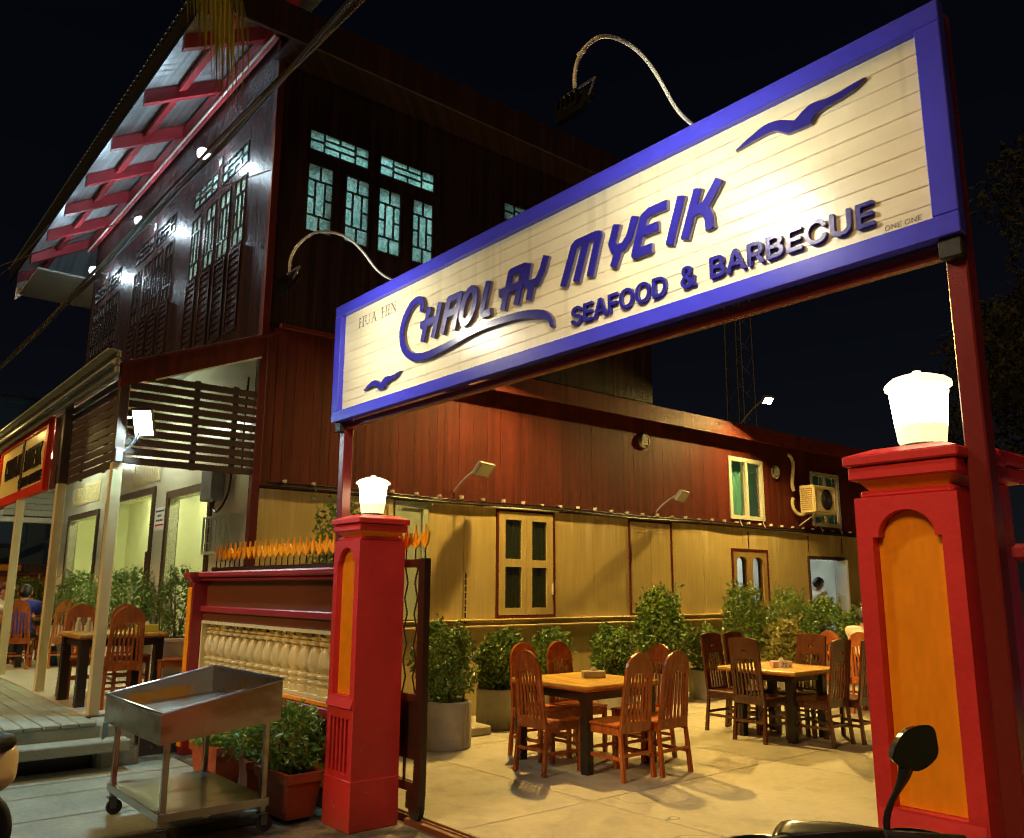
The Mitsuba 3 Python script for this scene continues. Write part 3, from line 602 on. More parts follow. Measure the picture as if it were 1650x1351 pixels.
# ------------------------------------------------------------------ the big sign over the gate
RS = thing('restaurant_sign', 'long cream plank sign with raised blue lettering on two red posts', 'sign')
YS = 3.058
for n_, (a, b, c, d_) in {'top': (-5.91, -1.14, 3.742, 3.832), 'bottom': (-5.91, -1.14, 2.878, 2.962), 'left': (-5.91, -5.812, 2.962, 3.742), 'right': (-1.236, -1.14, 2.962, 3.742)}.items():
    obj('frame_board', rbox(a, b, YS, YS + 0.052, c, d_, 0.004), 'blue', RS)
obj('backing', bx(-5.85, -1.2, YS + 0.054, YS + 0.064, 2.93, 3.78), 'darkwood', RS)
for i in range(10):
    z0 = 2.955 + i * 0.0795
    obj('plank', rbox(-5.83, -1.22, YS + 0.042 + rnd.uniform(-0.0008, 0.0008), YS + 0.0535, z0 + 0.0010, z0 + 0.0785, 0.0015), 'sign_plank', RS)
for x0, x1 in ((-5.873, -5.797), (-1.231, -1.155)):
    obj('post', rbox(x0, x1, YS + 0.066, YS + 0.146, -0.03, 3.83, 0.006), 'dark_red', RS)
    obj('post_bracket', rbox(x0 - 0.003, x1 + 0.003, YS + 0.02, YS + 0.065, 2.80, 2.876, 0.004), 'rubber', RS)
obj('lower_rail', rbox(-5.795, -1.233, YS + 0.07, YS + 0.12, 2.825, 2.876, 0.005), 'dark_red', RS)
YL = YS + 0.0415
def strokes(lines, w, dep=0.026, cap=2, mat='blue_letter', nm='letter'):
    sh = unary_union([LineString(l).buffer(w / 2, cap_style=cap, join_style=1, quad_segs=5) for l in lines])
    k = obj(nm, front(sh, YL - dep, dep * 0.35), mat, RS)
    obj('return', front(sh.buffer(0.0035), YL - dep * 0.64, dep * 0.63), 'letter_side', k)
    return k
w = 0.048; B0, T0 = 3.268, 3.508
def L2(*pts): return [tuple(p) for p in pts]
strokes([L2((-4.662, B0), (-4.582, T0 - 0.012)), L2((-4.535, B0), (-4.453, T0 - 0.012)), L2((-4.69, 3.392), (-4.49, 3.392))], w)                       # H
strokes([L2((-4.430, B0), (-4.350, T0 - 0.02), (-4.225, T0 - 0.02), (-4.302, B0)), L2((-4.41, 3.392), (-4.245, 3.392))], w)                          # A
el = affinity.skew(affinity.scale(Point(0, 0).buffer(1, 16), 0.066, 0.103), xs=math.degrees(math.atan(0.33)))
strokes([list(affinity.translate(el, -4.138, 3.388).exterior.coords)], 0.050)                                                                          # O
strokes([L2((-3.930, T0 - 0.012), (-3.996, 3.315), (-3.975, 3.29), (-3.905, 3.29))], w)                                                                # L
strokes([L2((-3.788, B0), (-3.708, T0 - 0.02), (-3.585, T0 - 0.02), (-3.660, B0)), L2((-3.825, 3.385), (-3.61, 3.385))], w)                          # A
strokes([L2((-3.548, T0 - 0.012), (-3.575, 3.40), (-3.552, 3.362), (-3.47, 3.362), (-3.425, 3.42), (-3.392, T0 - 0.012)), L2((-3.515, 3.36), (-3.548, B0))], w)   # Y
strokes([L2((-3.250, B0), (-3.160, 3.475), (-3.135, T0 - 0.02), (-2.985, T0 - 0.02), (-2.968, 3.48), (-3.038, B0)), L2((-3.145, B0), (-3.065, T0 - 0.03))], w)   # M
strokes([L2((-2.835, T0 - 0.012), (-2.872, 3.40), (-2.855, 3.358), (-2.79, 3.358), (-2.745, 3.40), (-2.705, T0 - 0.012)), L2((-2.82, 3.355), (-2.865, B0))], w)  # Y
strokes([L2((-2.495, T0 - 0.022), (-2.61, T0 - 0.022), (-2.645, 3.47), (-2.712, 3.29), (-2.60, 3.29)), L2((-2.67, 3.392), (-2.555, 3.392))], w)       # E
strokes([L2((-2.487, B0), (-2.402, T0 - 0.012))], w)                                                                                                    # I
strokes([L2((-2.392, B0), (-2.302, T0 - 0.012)), L2((-2.345, 3.385), (-2.262, 3.395), (-2.178, T0 - 0.012)), L2((-2.275, 3.39), (-2.245, 3.33), (-2.243, B0))], w)  # K
# the big C with its swoosh: a ribbon of changing width
mid = spline([(-4.675, 3.505), (-4.700, 3.580), (-4.775, 3.582), (-4.865, 3.520), (-4.925, 3.410), (-4.908, 3.300), (-4.835, 3.215), (-4.70, 3.165), (-4.55, 3.158),
              (-4.36, 3.172), (-4.19, 3.192), (-4.0, 3.208), (-3.80, 3.205), (-3.60, 3.190), (-3.46, 3.160), (-3.37, 3.115), (-3.345, 3.065)], 90)
wd = np.interp(np.linspace(0, 1, 90), [0, .05, .12, .25, .45, .6, .8, .93, 1], [.044, .05, .055, .056, .05, .04, .044, .05, .02])
strk = unary_union([LineString(mid[i:i + 2]).buffer(wd[i] / 2, quad_segs=4) for i in range(89)]).simplify(0.0008)
k = obj('swoosh', front(strk, YL - 0.028, 0.010), 'blue_letter', RS); obj('return', front(strk.buffer(0.0035), YL - 0.0178, 0.0175), 'letter_side', k)
fit_text('SEAFOOD', -3.193, -2.520, 3.024, 0.099, YL, 0.020, 'blue_letter', RS, letters=True)
fit_text('&', -2.430, -2.340, 3.024, 0.102, YL, 0.020, 'blue_letter', RS)
fit_text('BARBECUE', -2.258, -1.462, 3.026, 0.099, YL, 0.020, 'blue_letter', RS, letters=True)
fit_text('ONE ONE', -1.432, -1.288, 2.986, 0.021, YL, 0.001, 'ink', RS, bold=False, name='small_print')
# HUA HIN in thin serif strokes
def serif(glyphs, x0, z0, h, wd_):
    th, tn, x = 0.012, 0.004, x0; out = []
    for g in glyphs:
        W_ = wd_
        def st(a, t): return LineString(a).buffer(t / 2, cap_style=2)
        def sf(cx, cz, ww=0.034): return sbox(cx - ww / 2, cz - 0.002, cx + ww / 2, cz + 0.002)
        P0, P1 = (x, z0), (x + W_, z0)
        if g == 'H': out += [st([(x, z0), (x, z0 + h)], th), st([(x + W_, z0), (x + W_, z0 + h)], th), st([(x, z0 + h / 2), (x + W_, z0 + h / 2)], tn)] + [sf(a, b) for a in (x, x + W_) for b in (z0, z0 + h)]
        if g == 'U':
            arc = [(x + W_ / 2 - math.cos(t) * W_ / 2, z0 + 0.028 - math.sin(t) * 0.026) for t in np.linspace(0, math.pi, 9)]
            out += [st([(x, z0 + h), (x, z0 + 0.028)], th), st(arc, 0.006), st([(x + W_, z0 + h), (x + W_, z0 + 0.028)], tn), sf(x, z0 + h), sf(x + W_, z0 + h, 0.026)]
        if g == 'A': out += [st([(x, z0), (x + W_ / 2, z0 + h)], tn), st([(x + W_ / 2, z0 + h), (x + W_, z0)], th), st([(x + W_ * .22, z0 + h * .36), (x + W_ * .8, z0 + h * .36)], tn), sf(x, z0, 0.026), sf(x + W_, z0)]
        if g == 'I': out += [st([(x, z0), (x, z0 + h)], th), sf(x, z0), sf(x, z0 + h)]; W_ = 0.0
        if g == 'N': out += [st([(x, z0), (x, z0 + h)], tn), st([(x, z0 + h), (x + W_, z0)], th), st([(x + W_, z0), (x + W_, z0 + h)], tn), sf(x, z0, 0.026), sf(x, z0 + h, 0.026), sf(x + W_, z0 + h, 0.026)]
        if g == ' ': W_ = 0.02
        x += W_ + 0.044
    return unary_union(out)
s = serif('HUA HIN', 0, 0, 0.078, 0.062); s = affinity.translate(affinity.scale(s, 0.55 / (s.bounds[2] - s.bounds[0]), 1, origin=(0, 0)), -5.595 + 0.012, 3.594)
for g_ in s.geoms: obj('small_print', front(g_, YL - 0.001, 0.001), 'ink', RS)
b2 = Polygon([(-2.083, 3.603), (-2.04, 3.606), (-1.99, 3.612), (-1.913, 3.616), (-1.875, 3.612), (-1.857, 3.602), (-1.816, 3.571), (-1.750, 3.566), (-1.698, 3.568), (-1.692, 3.588), (-1.672, 3.602), (-1.638, 3.611), (-1.56, 3.619), (-1.494, 3.634), (-1.452, 3.661), (-1.503, 3.657), (-1.56, 3.649), (-1.624, 3.648), (-1.672, 3.656), (-1.703, 3.655), (-1.735, 3.641), (-1.775, 3.615), (-1.848, 3.651), (-1.895, 3.660), (-1.935, 3.658), (-2.015, 3.632)])
for poly in (b2, affinity.translate(affinity.scale(b2, 0.81, 0.90, origin=(-2.083, 3.603)), -3.367, -0.540)):
    k = obj('gull_emblem', front(poly, YL - 0.022, 0.008), 'blue_letter', RS); obj('return', front(poly.buffer(0.003), YL - 0.0138, 0.0135), 'letter_side', k)

# two gooseneck floods that light it
for i, x in enumerate((-5.092, -2.319)):
    g = thing('sign_floodlight', ('black floodlight on a bent white arm over the left half of the big sign', 'black floodlight on a bent white arm over the right half of the big sign')[i], 'floodlight', 'floodlights on arms above the sign')
    pts = [(x, 3.12, 3.836), (x, 3.06, 3.846), (x, 2.97, 3.875), (x, 2.84, 3.985), (x, 2.68, 4.07), (x, 2.57, 4.072), (x, 2.46, 4.04), (x, 2.37, 3.965), (x, 2.30, 3.86), (x, 2.275, 3.70)]
    obj('arm', tube(spline(pts, 40), 0.0095, 10), 'offwhite', g, smooth=True)
    for k, (yy, zz) in enumerate(((2.40, 3.995), (2.315, 3.89))): obj('cable_tie', tube([(x - 0.02, yy, zz), (x + 0.02, yy, zz)], 0.010, 6), 'white', g)
    dd = (0, 0.84, -0.54)
    hb, hq = head_box((x, 2.285, 3.60), dd, 0.155, 0.14, 0.05)
    obj('housing', hb, 'matte_black', g); emit('lens', hq, ((35, 32, 24.5) if i == 0 else (36, 33, 25.5)), g)
    a, b, n = basis(dd); c = np.array((x, 2.285, 3.60))
    obj('yoke', [tube([c + a * s * 0.095 - n * 0.03, c + a * s * 0.095 + b * 0.11 - n * 0.05], 0.006, 6) for s in (-1, 1)] + [tube([c - a * 0.095 + b * 0.11 - n * 0.05, c + a * 0.095 + b * 0.11 - n * 0.05], 0.006, 6)], 'greydark', g)
    obj('heat_sink', [rbox(x - 0.06 + q * 0.03 - 0.004, x - 0.06 + q * 0.03 + 0.004, 2.215, 2.24, 3.575, 3.65, 0.002) for q in range(5)], 'matte_black', g)

# ------------------------------------------------------------------ gate pillars with lamps
def pillar(x0, lab, lamp_lab):
    x1, y0, y1 = x0 + 0.378, 3.058, 3.442; w_ = x1 - x0
    g = thing('gate_pillar', lab, 'pillar', 'the two red gate pillars')
    pa, pb = x0 + 0.062, x0 + w_ * 0.83
    def recess(ins):
        a, b = pa + ins, pb - ins; r = (b - a) / 2 - 0.022
        return unary_union([sbox(a, 0.852 + ins, b, 1.795 - ins), affinity.scale(Point((a + b) / 2, 1.795 - ins).buffer(r, 24), 1, 0.098 / r).intersection(sbox(a, 1.7, b, 2))])
    fl = [sbox(x0 + 0.055 + i * 0.056, 0.34, x0 + 0.055 + i * 0.056 + 0.034, 0.70) for i in range(5)]
    obj('shaft', [front(sbox(x0, 0, x1, 1.945).difference(unary_union([recess(0)] + fl)), y0, 0.05), bx(x0, x1, y0 + 0.05, y1, 0, 1.945)], 'red', g)
    obj('arch_panel', front(recess(0.002), y0 + 0.043, 0.006), 'orange', g)
    obj('arch_sill', hull([(x, y, z) for x in (x0 + 0.01, x1 - 0.01) for y, z in ((y0 - 0.022, 0.775), (y0 - 0.0, 0.845), (y0 + 0.001, 0.775), (y0 + 0.001, 0.845))]), 'red', g)
    obj('base_course', rbox(x0 - 0.004, x1 + 0.004, y0 - 0.006, y1 + 0.004, -0.03, 0.30, 0.005), 'red', g)
    obj('collar', rbox(x0 + 0.016, x1 - 0.016, y0 + 0.016, y1 - 0.016, 1.945, 1.972, 0.008), 'red', g)
    obj('neck', [hull([(x, y, 1.972) for x in (x0 + 0.045, x1 - 0.045) for y in (y0 + 0.045, y1 - 0.045)] + [(x, y, 2.012) for x in (x0 + 0.012, x1 - 0.012) for y in (y0 + 0.012, y1 - 0.012)])], 'orange', g)
    obj('cap_slab', rbox(x0 - 0.012, x1 + 0.012, y0 - 0.012, y1 + 0.012, 2.012, 2.062, 0.005), 'red', g)
    obj('cap_slab', rbox(x0 - 0.026, x1 + 0.026, y0 - 0.026, y1 + 0.026, 2.066, 2.105, 0.006), 'red', g)
    obj('cap_top', hull([(x, y, 2.105) for x in (x0 - 0.022, x1 + 0.022) for y in (y0 - 0.022, y1 + 0.022)] + [(x, y, 2.135) for x in (x0 + 0.06, x1 - 0.06) for y in (y0 + 0.06, y1 - 0.06)]), 'red', g)
    cx, cy = (x0 + x1) / 2, (y0 + y1) / 2 + 0.01
    l = thing('pillar_lamp', lamp_lab, 'lamp', 'glowing lamps on the gate pillars')
    obj('base', xf(lathe([(0, 2.134), (0.085, 2.134), (0.085, 2.15), (0.07, 2.155), (0, 2.155)], 16), (cx, cy, 0)), 'greydark', l)
    # six-sided glass: tapered body, flared brim, scalloped lid
    prof = [(0.101, 2.225), (0.106, 2.27), (0.112, 2.325), (0.115, 2.352), (0.117, 2.366)]
    body = xf(lathe([(0, 2.225)] + prof + [(0.10, 2.372), (0, 2.372)], 10), (cx, cy, 0))
    low = xf(lathe([(0, 2.156), (0.088, 2.156), (0.093, 2.165), (0.1008, 2.2245), (0, 2.2245)], 10), (cx, cy, 0))
    lid = xf(lathe([(0, 2.3725), (0.122, 2.3725), (0.134, 2.380), (0.131, 2.392), (0.105, 2.412), (0.06, 2.428), (0.022, 2.434), (0.016, 2.446), (0, 2.449)], 12), (cx, cy, 0))
    for m_ in (lid, body, low): m_.vertices[:, :2] = (m_.vertices[:, :2] - (cx, cy)) * 0.95 + (cx, cy)
    ang_ = np.arctan2(lid.vertices[:, 1] - cy, lid.vertices[:, 0] - cx); lid.vertices[:, :2] = (lid.vertices[:, :2] - (cx, cy)) * (1 + 0.035 * np.cos(6 * ang_))[:, None] + (cx, cy)
    emit('lower_glass', low, (0.105, 0.092, 0.046), l, 0.3); emit('glass', body, (0.62, 0.54, 0.30), l)
    emit('lid', lid, (0.13, 0.115, 0.065), l, 0.4)
pillar(-5.750, 'red gate pillar left of the opening with narrow orange arch', 'glowing white lamp on the left gate pillar')
pillar(-1.622, 'red gate pillar right of the opening with wide orange arch', 'glowing white lamp on the right gate pillar')

# ------------------------------------------------------------------ low walls beside the gate
def low_wall(xa, xb, lab, pil, n_b, far=None):
    g = thing('boundary_wall', lab, 'wall')
    obj('body', bx(xa, xb, 3.24, 3.36, -0.03, 0.72), 'brown', g)
    obj('upper_body', bx(xa, xb, 3.245, 3.35, 1.275, 1.69), 'brown', g)
    obj('coping', rbox(xa - 0.02, xb, 3.13, 3.42, 1.700, 1.758, 0.014), 'coping', g)
    obj('coping_mould', rbox(xa, xb, 3.165, 3.39, 1.665, 1.698, 0.01), 'coping', g)
    obj('rail', rbox(xa, xb, 3.185, 3.38, 1.355, 1.415, 0.008), 'coping', g)
    obj('lintel', rbox(xa, xb, 3.215, 3.37, 1.272, 1.353, 0.004), 'brown', g)
    obj('sill', rbox(xa, xb, 3.195, 3.39, 0.705, 0.742, 0.006), 'orange', g)
    obj('sill_band', rbox(xa, xb, 3.185, 3.38, 0.575, 0.700, 0.008), 'coping', g)
    obj('lower_panel', rbox(xa, xb, 3.225, 3.239, 0.12, 0.56, 0.004), 'orange', g)
    for px_ in pil:
        obj('pilaster', rbox(px_, px_ + 0.13, 3.10, 3.40, -0.03, 1.66, 0.006), 'coping', g)
        obj('pilaster_face', rbox(px_ + 0.012, px_ + 0.118, 3.085, 3.098, 0.05, 1.60, 0.004), 'orange', g)
        obj('pilaster_cap', hull([(x, y, 1.661) for x in (px_, px_ + 0.13) for y in (3.09, 3.41)] + [(x, y, 1.70) for x in (px_ - 0.035, px_ + 0.15) for y in (3.05, 3.44)] + [(x, y, 1.752) for x in (px_ - 0.035, px_ + 0.15) for y in (3.05, 3.44)]), 'coping', g)
    if n_b:
        obj('frame', front(ring(xa + 0.14, 0.745, xb - 0.0, 1.27, 0.028), 3.205, 0.15), 'cream', g)
        prof = [(0, 0), (.066, 0), (.066, .05), (.056, .055), (.068, .075), (.068, .09), (.044, .105), (.070, .128), (.070, .142), (.040, .155), (.062, .18), (.072, .215), (.070, .26), (.055, .32), (.040, .355), (.034, .366), (.062, .374), (.064, .388), (.030, .400), (.027, .405), (.048, .414), (.048, .426), (.020, .436), (.018, .442), (.024, .47), (0, .47)]
        a, b = xa + 0.17, xb - 0.03; st = (b - a) / n_b
        base = lathe(prof, 14)
        for i in range(n_b): obj('baluster', xf(base, (a + (i + 0.5) * st, 3.285, 0.774)), 'cream', g, smooth=40)
    return g
low_wall(-8.93, -5.752, 'red boundary wall with a row of cream balusters left of the gate', [-8.93], 17)
g = low_wall(-1.10, 2.6, 'red boundary wall right of the gate behind the sign post', [], 0)
rp = thing('end_pillar', 'small red pillar right of the sign post with a stepped cap', 'pillar')
obj('shaft', rbox(-1.36, -1.30, 3.50, 3.70, -0.03, 2.02, 0.006), 'red', rp)
obj('cap', [rbox(-1.42, -1.245, 3.46, 3.74, 2.022, 2.08, 0.01), rbox(-1.43, -1.237, 3.455, 3.75, 2.084, 2.14, 0.012)], 'red', rp)
bn = thing('banner', 'blue and orange banner hanging behind the wall at the right edge', 'banner')
v = np.array([(-1.30 + i * 0.11, 4.6 + 0.03 * math.sin(i * 1.7), z) for z in (1.0, 2.12) for i in range(16)])
obj('cloth', trimesh.Trimesh(v, [q for i in range(15) for q in ((i, i + 1, 17 + i), (i, 17 + i, 16 + i))], process=False), 'banner', bn, smooth=True)
obj('stripe', rbox(-1.22, -0.6, 4.53, 4.545, 1.86, 1.93, 0.004), 'spear', bn)

# ------------------------------------------------------------------ sliding gate parked behind the wall
SGt = thing('sliding_gate', 'dark brown sliding gate with gilded spear tips parked behind the wall', 'gate')
gy = 3.53
obj('frame', [bx(-9.4, -5.20, gy - 0.025, gy + 0.025, 1.755, 1.815), bx(-9.4, -5.20, gy - 0.025, gy + 0.025, 0.80, 0.85), bx(-9.4, -5.20, gy - 0.025, gy + 0.025, 0.19, 0.25)], 'gate', SGt)
for x in (-9.38, -7.9, -6.55, -5.235): obj('stile', rbox(x - 0.04, x + 0.04, gy - 0.03, gy + 0.03, 0.15, 1.82, 0.004), 'gate', SGt)
obj('sheet', bx(-9.36, -5.27, gy - 0.006, gy + 0.006, 0.40, 0.80), 'gate', SGt)
for i in range(31):
    x = -9.33 + i * 0.133
    if x > -5.30: continue
    zz = np.linspace(0.85, 1.755, 9); s_ = 1 if i % 2 else -1
    obj('bar', tube([(x + s_ * (0.02 if k % 2 else -0.02), gy, z) for k, z in enumerate(zz)], 0.007, 5), 'gate', SGt)
for i in range(30): obj('lower_bar', bx(-9.3 + i * 0.138 - 0.008, -9.3 + i * 0.138 + 0.008, gy - 0.008, gy + 0.008, 0.25, 0.40), 'gate', SGt)
rot = lambda a: np.array([math.cos(a), math.sin(a)])
tip = unary_union([Polygon([(0, 0), (.010, .02), (.014, .07), (.008, .10), (0, .15), (-.008, .10), (-.014, .07), (-.010, .02)]),
                   Polygon([(0.006, .012), (.030, .030), (.046, .062), (.052, .105), (.034, .075), (.020, .052)]), Polygon([(-0.006, .012), (-.030, .030), (-.046, .062), (-.052, .105), (-.034, .075), (-.020, .052)])])
tipm = extr(tip, 0.014)
for i in range(33):
    x = -9.36 + i * 0.129
    k = obj('spear', tube([(x, gy, 1.80), (x, gy, 1.905)], 0.0065, 6), 'gate', SGt)
    obj('tip', xf(frame(xf(tipm, s=1.25), (0, 0.007, 0), (1, 0, 0), (0, 0, 1)), (x, gy, 1.885), rnd.uniform(-0.25, 0.25)), 'spear', k)
for x in (-5.27, -7.3, -9.2):
    k = obj('wheel', cyl((x, gy - 0.02, 0.07), (x, gy + 0.02, 0.07), 0.07, 18), 'rubber', SGt); obj('wheel_box', rbox(x - 0.09, x + 0.06, gy - 0.035, gy + 0.035, 0.075, 0.188, 0.004), 'gate', k)

# ------------------------------------------------------------------ steel cart
CT = thing('serving_cart', 'empty stainless steel display cart with a tilted tray and lower shelf', 'cart')
x0, x1, y0, y1 = -6.93, -5.66, 1.86, 2.66
def zt(y): return 0.815 + (y - y0) / (y1 - y0) * 0.165
def zb(y): return 0.625 + (y - y0) / (y1 - y0) * 0.085
def wall_(pa, pb, t, ztop=zt, zbot=zb):
    (ax, ay), (bx_, by) = pa, pb; tx, ty = t
    return hull([(x + k * tx, y + k * ty, f(y)) for x, y in (pa, pb) for k in (0, 1) for f in (zbot, ztop)])
th = 0.012
obj('tray_front', wall_((x0, y0), (x1, y0), (0, th)), 'steel', CT)
obj('tray_back', wall_((x0, y1 - th), (x1, y1 - th), (0, th)), 'steel', CT)
obj('tray_end', wall_((x0, y0 + th), (x0, y1 - th), (th, 0)), 'steel_reflection', CT)
obj('tray_end', wall_((x1 - th, y0 + th), (x1 - th, y1 - th), (th, 0)), 'steel', CT)
obj('tray_floor', hull([(x, y, zb(y) + 0.075 + d) for x in (x0 + th, x1 - th) for y in (y0 + th, y1 - th) for d in (0, 0.006)]), 'steel', CT)
rim = []
for pa, pb in (((x0, y0), (x1, y0)), ((x1, y0), (x1, y1)), ((x1, y1), (x0, y1)), ((x0, y1), (x0, y0))):
    rim.append(tube([(pa[0], pa[1], zt(pa[1])), (pb[0], pb[1], zt(pb[1]))], 0.011, 8))
obj('rim', rim, 'chrome', CT)
obj('ice_board', hull([(x, y, zb(y) + 0.086 + d) for x in (-6.35, -5.75) for y in (2.15, 2.60) for d in (0, 0.012)]), 'sheet', CT)
lx, ly = (-6.78, -5.70), (1.92, 2.58)
for x in lx:
    for y in ly:
        obj('leg', rbox(x - 0.018, x + 0.018, y - 0.018, y + 0.018, 0.125, zb(y) - 0.002, 0.004), 'steel', CT)
        c = obj('caster', [rbox(x - 0.03, x + 0.03, y - 0.03, y + 0.03, 0.112, 0.124, 0.003), bx(x - 0.026, x - 0.020, y - 0.012, y + 0.03, 0.045, 0.112), bx(x + 0.020, x + 0.026, y - 0.012, y + 0.03, 0.045, 0.112)], 'greydark', CT)
        obj('wheel', cyl((x - 0.017, y + 0.02, 0.052), (x + 0.017, y + 0.02, 0.052), 0.052, 20), 'rubber', c)
obj('shelf', [rbox(lx[0] - 0.03, lx[1] + 0.03, ly[0] - 0.03, ly[1] + 0.03, 0.205, 0.215, 0.003), rbox(lx[0] - 0.03, lx[1] + 0.03, ly[0] - 0.034, ly[0] - 0.030, 0.165, 0.217, 0.002), rbox(lx[1] + 0.030, lx[1] + 0.034, ly[0] - 0.03, ly[1] + 0.03, 0.165, 0.217, 0.002)], 'steel', CT)
obj('drain_valve', tube([(-6.6, 2.0, 0.62), (-6.6, 2.0, 0.50), (-6.72, 2.02, 0.47)], 0.016, 8), 'greydark', CT)
obj('drain_valve', tube([(-6.15, 1.98, 0.62), (-6.15, 1.98, 0.53)], 0.016, 8), 'greydark', CT)
obj('rag', hull([(-6.90, 1.845, 0.62), (-6.74, 1.842, 0.64), (-6.72, 1.835, 0.55), (-6.86, 1.835, 0.50), (-6.8, 1.85, 0.56)]), 'bluepaint', CT)
# ------------------------------------------------------------------ chairs and tables
def shear_back(m, k=0.13, z0=0.42):
    m = m.copy(); v = m.vertices.copy(); v[:, 1] -= np.maximum(v[:, 2] - z0, 0) * k; m.vertices = v; return m
def xz(poly, y, d):
    return front(poly, y, d)
def chair_parts(kind, mat=None):
    mat = mat or ('chair' if kind == 'round' else 'chair2'); H = 1.06 if kind == 'round' else 1.09; out = []
    lower, top = 0.195, 0.170
    if kind == 'round':
        r = top; zc = H - 0.17
        outer = Polygon([(-lower, 0.385), (lower, 0.385), (top, zc)] + [(r * math.cos(t), zc + 0.17 * math.sin(t)) for t in np.linspace(0.1, math.pi - 0.1, 16)] + [(-top, zc)])
        win = Polygon([(-lower + 0.045, 0.475), (lower - 0.045, 0.475), (top - 0.042, 0.855), (0, 0.885), (-top + 0.042, 0.855)])
        back = [outer.difference(win)]
    else:
        top = 0.185
        outer = Polygon([(-lower, 0.385), (lower, 0.385), (top, H - 0.02)] + [(x, H - 0.02 + 0.025 * math.cos(x / top * 1.5)) for x in np.linspace(top - 0.005, -top + 0.005, 9)] + [(-top, H - 0.02)])
        win = Polygon([(-lower + 0.045, 0.475), (lower - 0.045, 0.475), (top - 0.045, 0.86), (-top + 0.045, 0.86)])
        back = [outer.difference(win).difference(sbox(-0.03, 0.935, 0.03, 0.957))]
    sub = lambda m: m
    out.append(('backrest', P(shear_back(xz(back[0], -0.215, 0.026)), mat)))
    n = 6
    for i in range(n):
        xb = (-lower + 0.045) + (2 * (lower - 0.045)) * (i + 0.5) / n; xt = xb * (top - 0.042) / (lower - 0.045)
        s = Polygon([(xb - 0.011, 0.470), (xb + 0.011, 0.470), (xt + 0.010, 0.872), (xt - 0.010, 0.872)])
        m = shear_back(xz(s, -0.208, 0.012))
        out.append((f'slat_{i:03d}' if i else 'slat', P(m, mat)))
    sx = 0.205
    out.append(('seat', P(rbox(-0.21, 0.21, -0.19, 0.235, 0.432, 0.458, 0.008), mat)))
    for i, (x, y) in enumerate(((-0.185, 0.205), (0.185, 0.205))):
        out.append((f'leg_{i:03d}' if i else 'leg', P(rbox(x - 0.02, x + 0.02, y - 0.02, y + 0.02, 0, 0.431, 0.003), mat)))
    for i, x in enumerate((-1, 1)):
        m = hull([(x * (0.172 + 0.023) - 0.022 * x, yy, 0.384) for yy in (-0.217, -0.185)] + [(x * 0.197, yy, 0.384) for yy in (-0.217, -0.185)] + [(x * 0.172, yy, 0) for yy in (-0.255, -0.222)] + [(x * 0.212, yy, 0) for yy in (-0.255, -0.222)])
        out.append((f'leg_{i + 2:03d}', P(m, mat)))
    out.append(('apron', P([bx(-0.165, 0.165, 0.195, 0.215, 0.365, 0.431), bx(-0.19, -0.172, -0.185, 0.185, 0.365, 0.431), bx(0.172, 0.19, -0.185, 0.185, 0.365, 0.431)], mat)))
    for i, x in enumerate((-0.187, 0.187)):
        out.append((f'stretcher_{i:03d}' if i else 'stretcher', P(bx(x - 0.009, x + 0.009, -0.222, 0.186, 0.165, 0.195), mat)))
    out.append(('stretcher_002', P(bx(-0.178, 0.178, 0.195, 0.213, 0.21, 0.235), mat)))
    out.append(('stretcher_003', P(bx(-0.178, 0.178, -0.238, -0.222, 0.195, 0.222), mat)))
    return out
CH = {k: chair_parts(k) for k in ('round', 'square')}; CH['round_b'] = chair_parts('round', 'chair_b')
def chair(kind, x, y, deg, label, z=0.0, group=None, s=1.0):
    k = thing('dining_chair', label, 'chair', group or ('round backed chairs' if kind == 'round' else 'dark square backed chairs'))
    place(k, CH['round_b' if kind == 'round' and len(used) % 2 else kind], (x, y, z), math.radians(deg), s); return k
def table(x0, x1, y0, y1, label, z=0.0, inset=0.03, lw=0.085, top='tabletop', h=0.75):
    k = thing('dining_table', label, 'table')
    obj('tabletop', rbox(x0, x1, y0, y1, z + h - 0.035, z + h, 0.008), top, k)
    obj('edge_trim', rbox(x0 + 0.006, x1 - 0.006, y0 + 0.006, y1 - 0.006, z + h - 0.05, z + h - 0.036, 0.004), 'chair', k)
    i = inset
    obj('apron', [bx(x0 + i + lw, x1 - i - lw, yy, yy + 0.02, z + h - 0.13, z + h - 0.051) for yy in (y0 + i + 0.03, y1 - i - 0.05)] + [bx(xx, xx + 0.02, y0 + i + lw, y1 - i - lw, z + h - 0.13, z + h - 0.051) for xx in (x0 + i + 0.03, x1 - i - 0.05)], 'darkwood', k)
    for xx in (x0 + i, x1 - i - lw):
        for yy in (y0 + i, y1 - i - lw): obj('leg', rbox(xx, xx + lw, yy, yy + lw, z, z + h - 0.051, 0.004), 'darkwood', k)
    return k
# courtyard: near table, six round-backed chairs
table(-6.56, -5.52, 5.47, 6.46, 'square wooden table nearest the gate with six round backed chairs')
G1 = 'round backed chairs at the near courtyard table'
chair('round', -5.93, 5.40, 0, 'round backed chair on the street side of the near table', group=G1)
chair('round', -6.45, 5.76, -90, 'round backed chair half hidden behind the leftmost chair', group=G1)
chair('round', -6.45, 6.26, -90, 'round backed chair at the far left of the near table', group=G1)
chair('round', -5.40, 5.74, 90, 'round backed chair at the right front of the near table', group=G1)
chair('round', -5.34, 6.17, 90, 'rightmost round backed chair of the near table', group=G1)
chair('round', -5.80, 6.52, 180, 'round backed chair at the far side of the near table with a lit crest', group=G1)
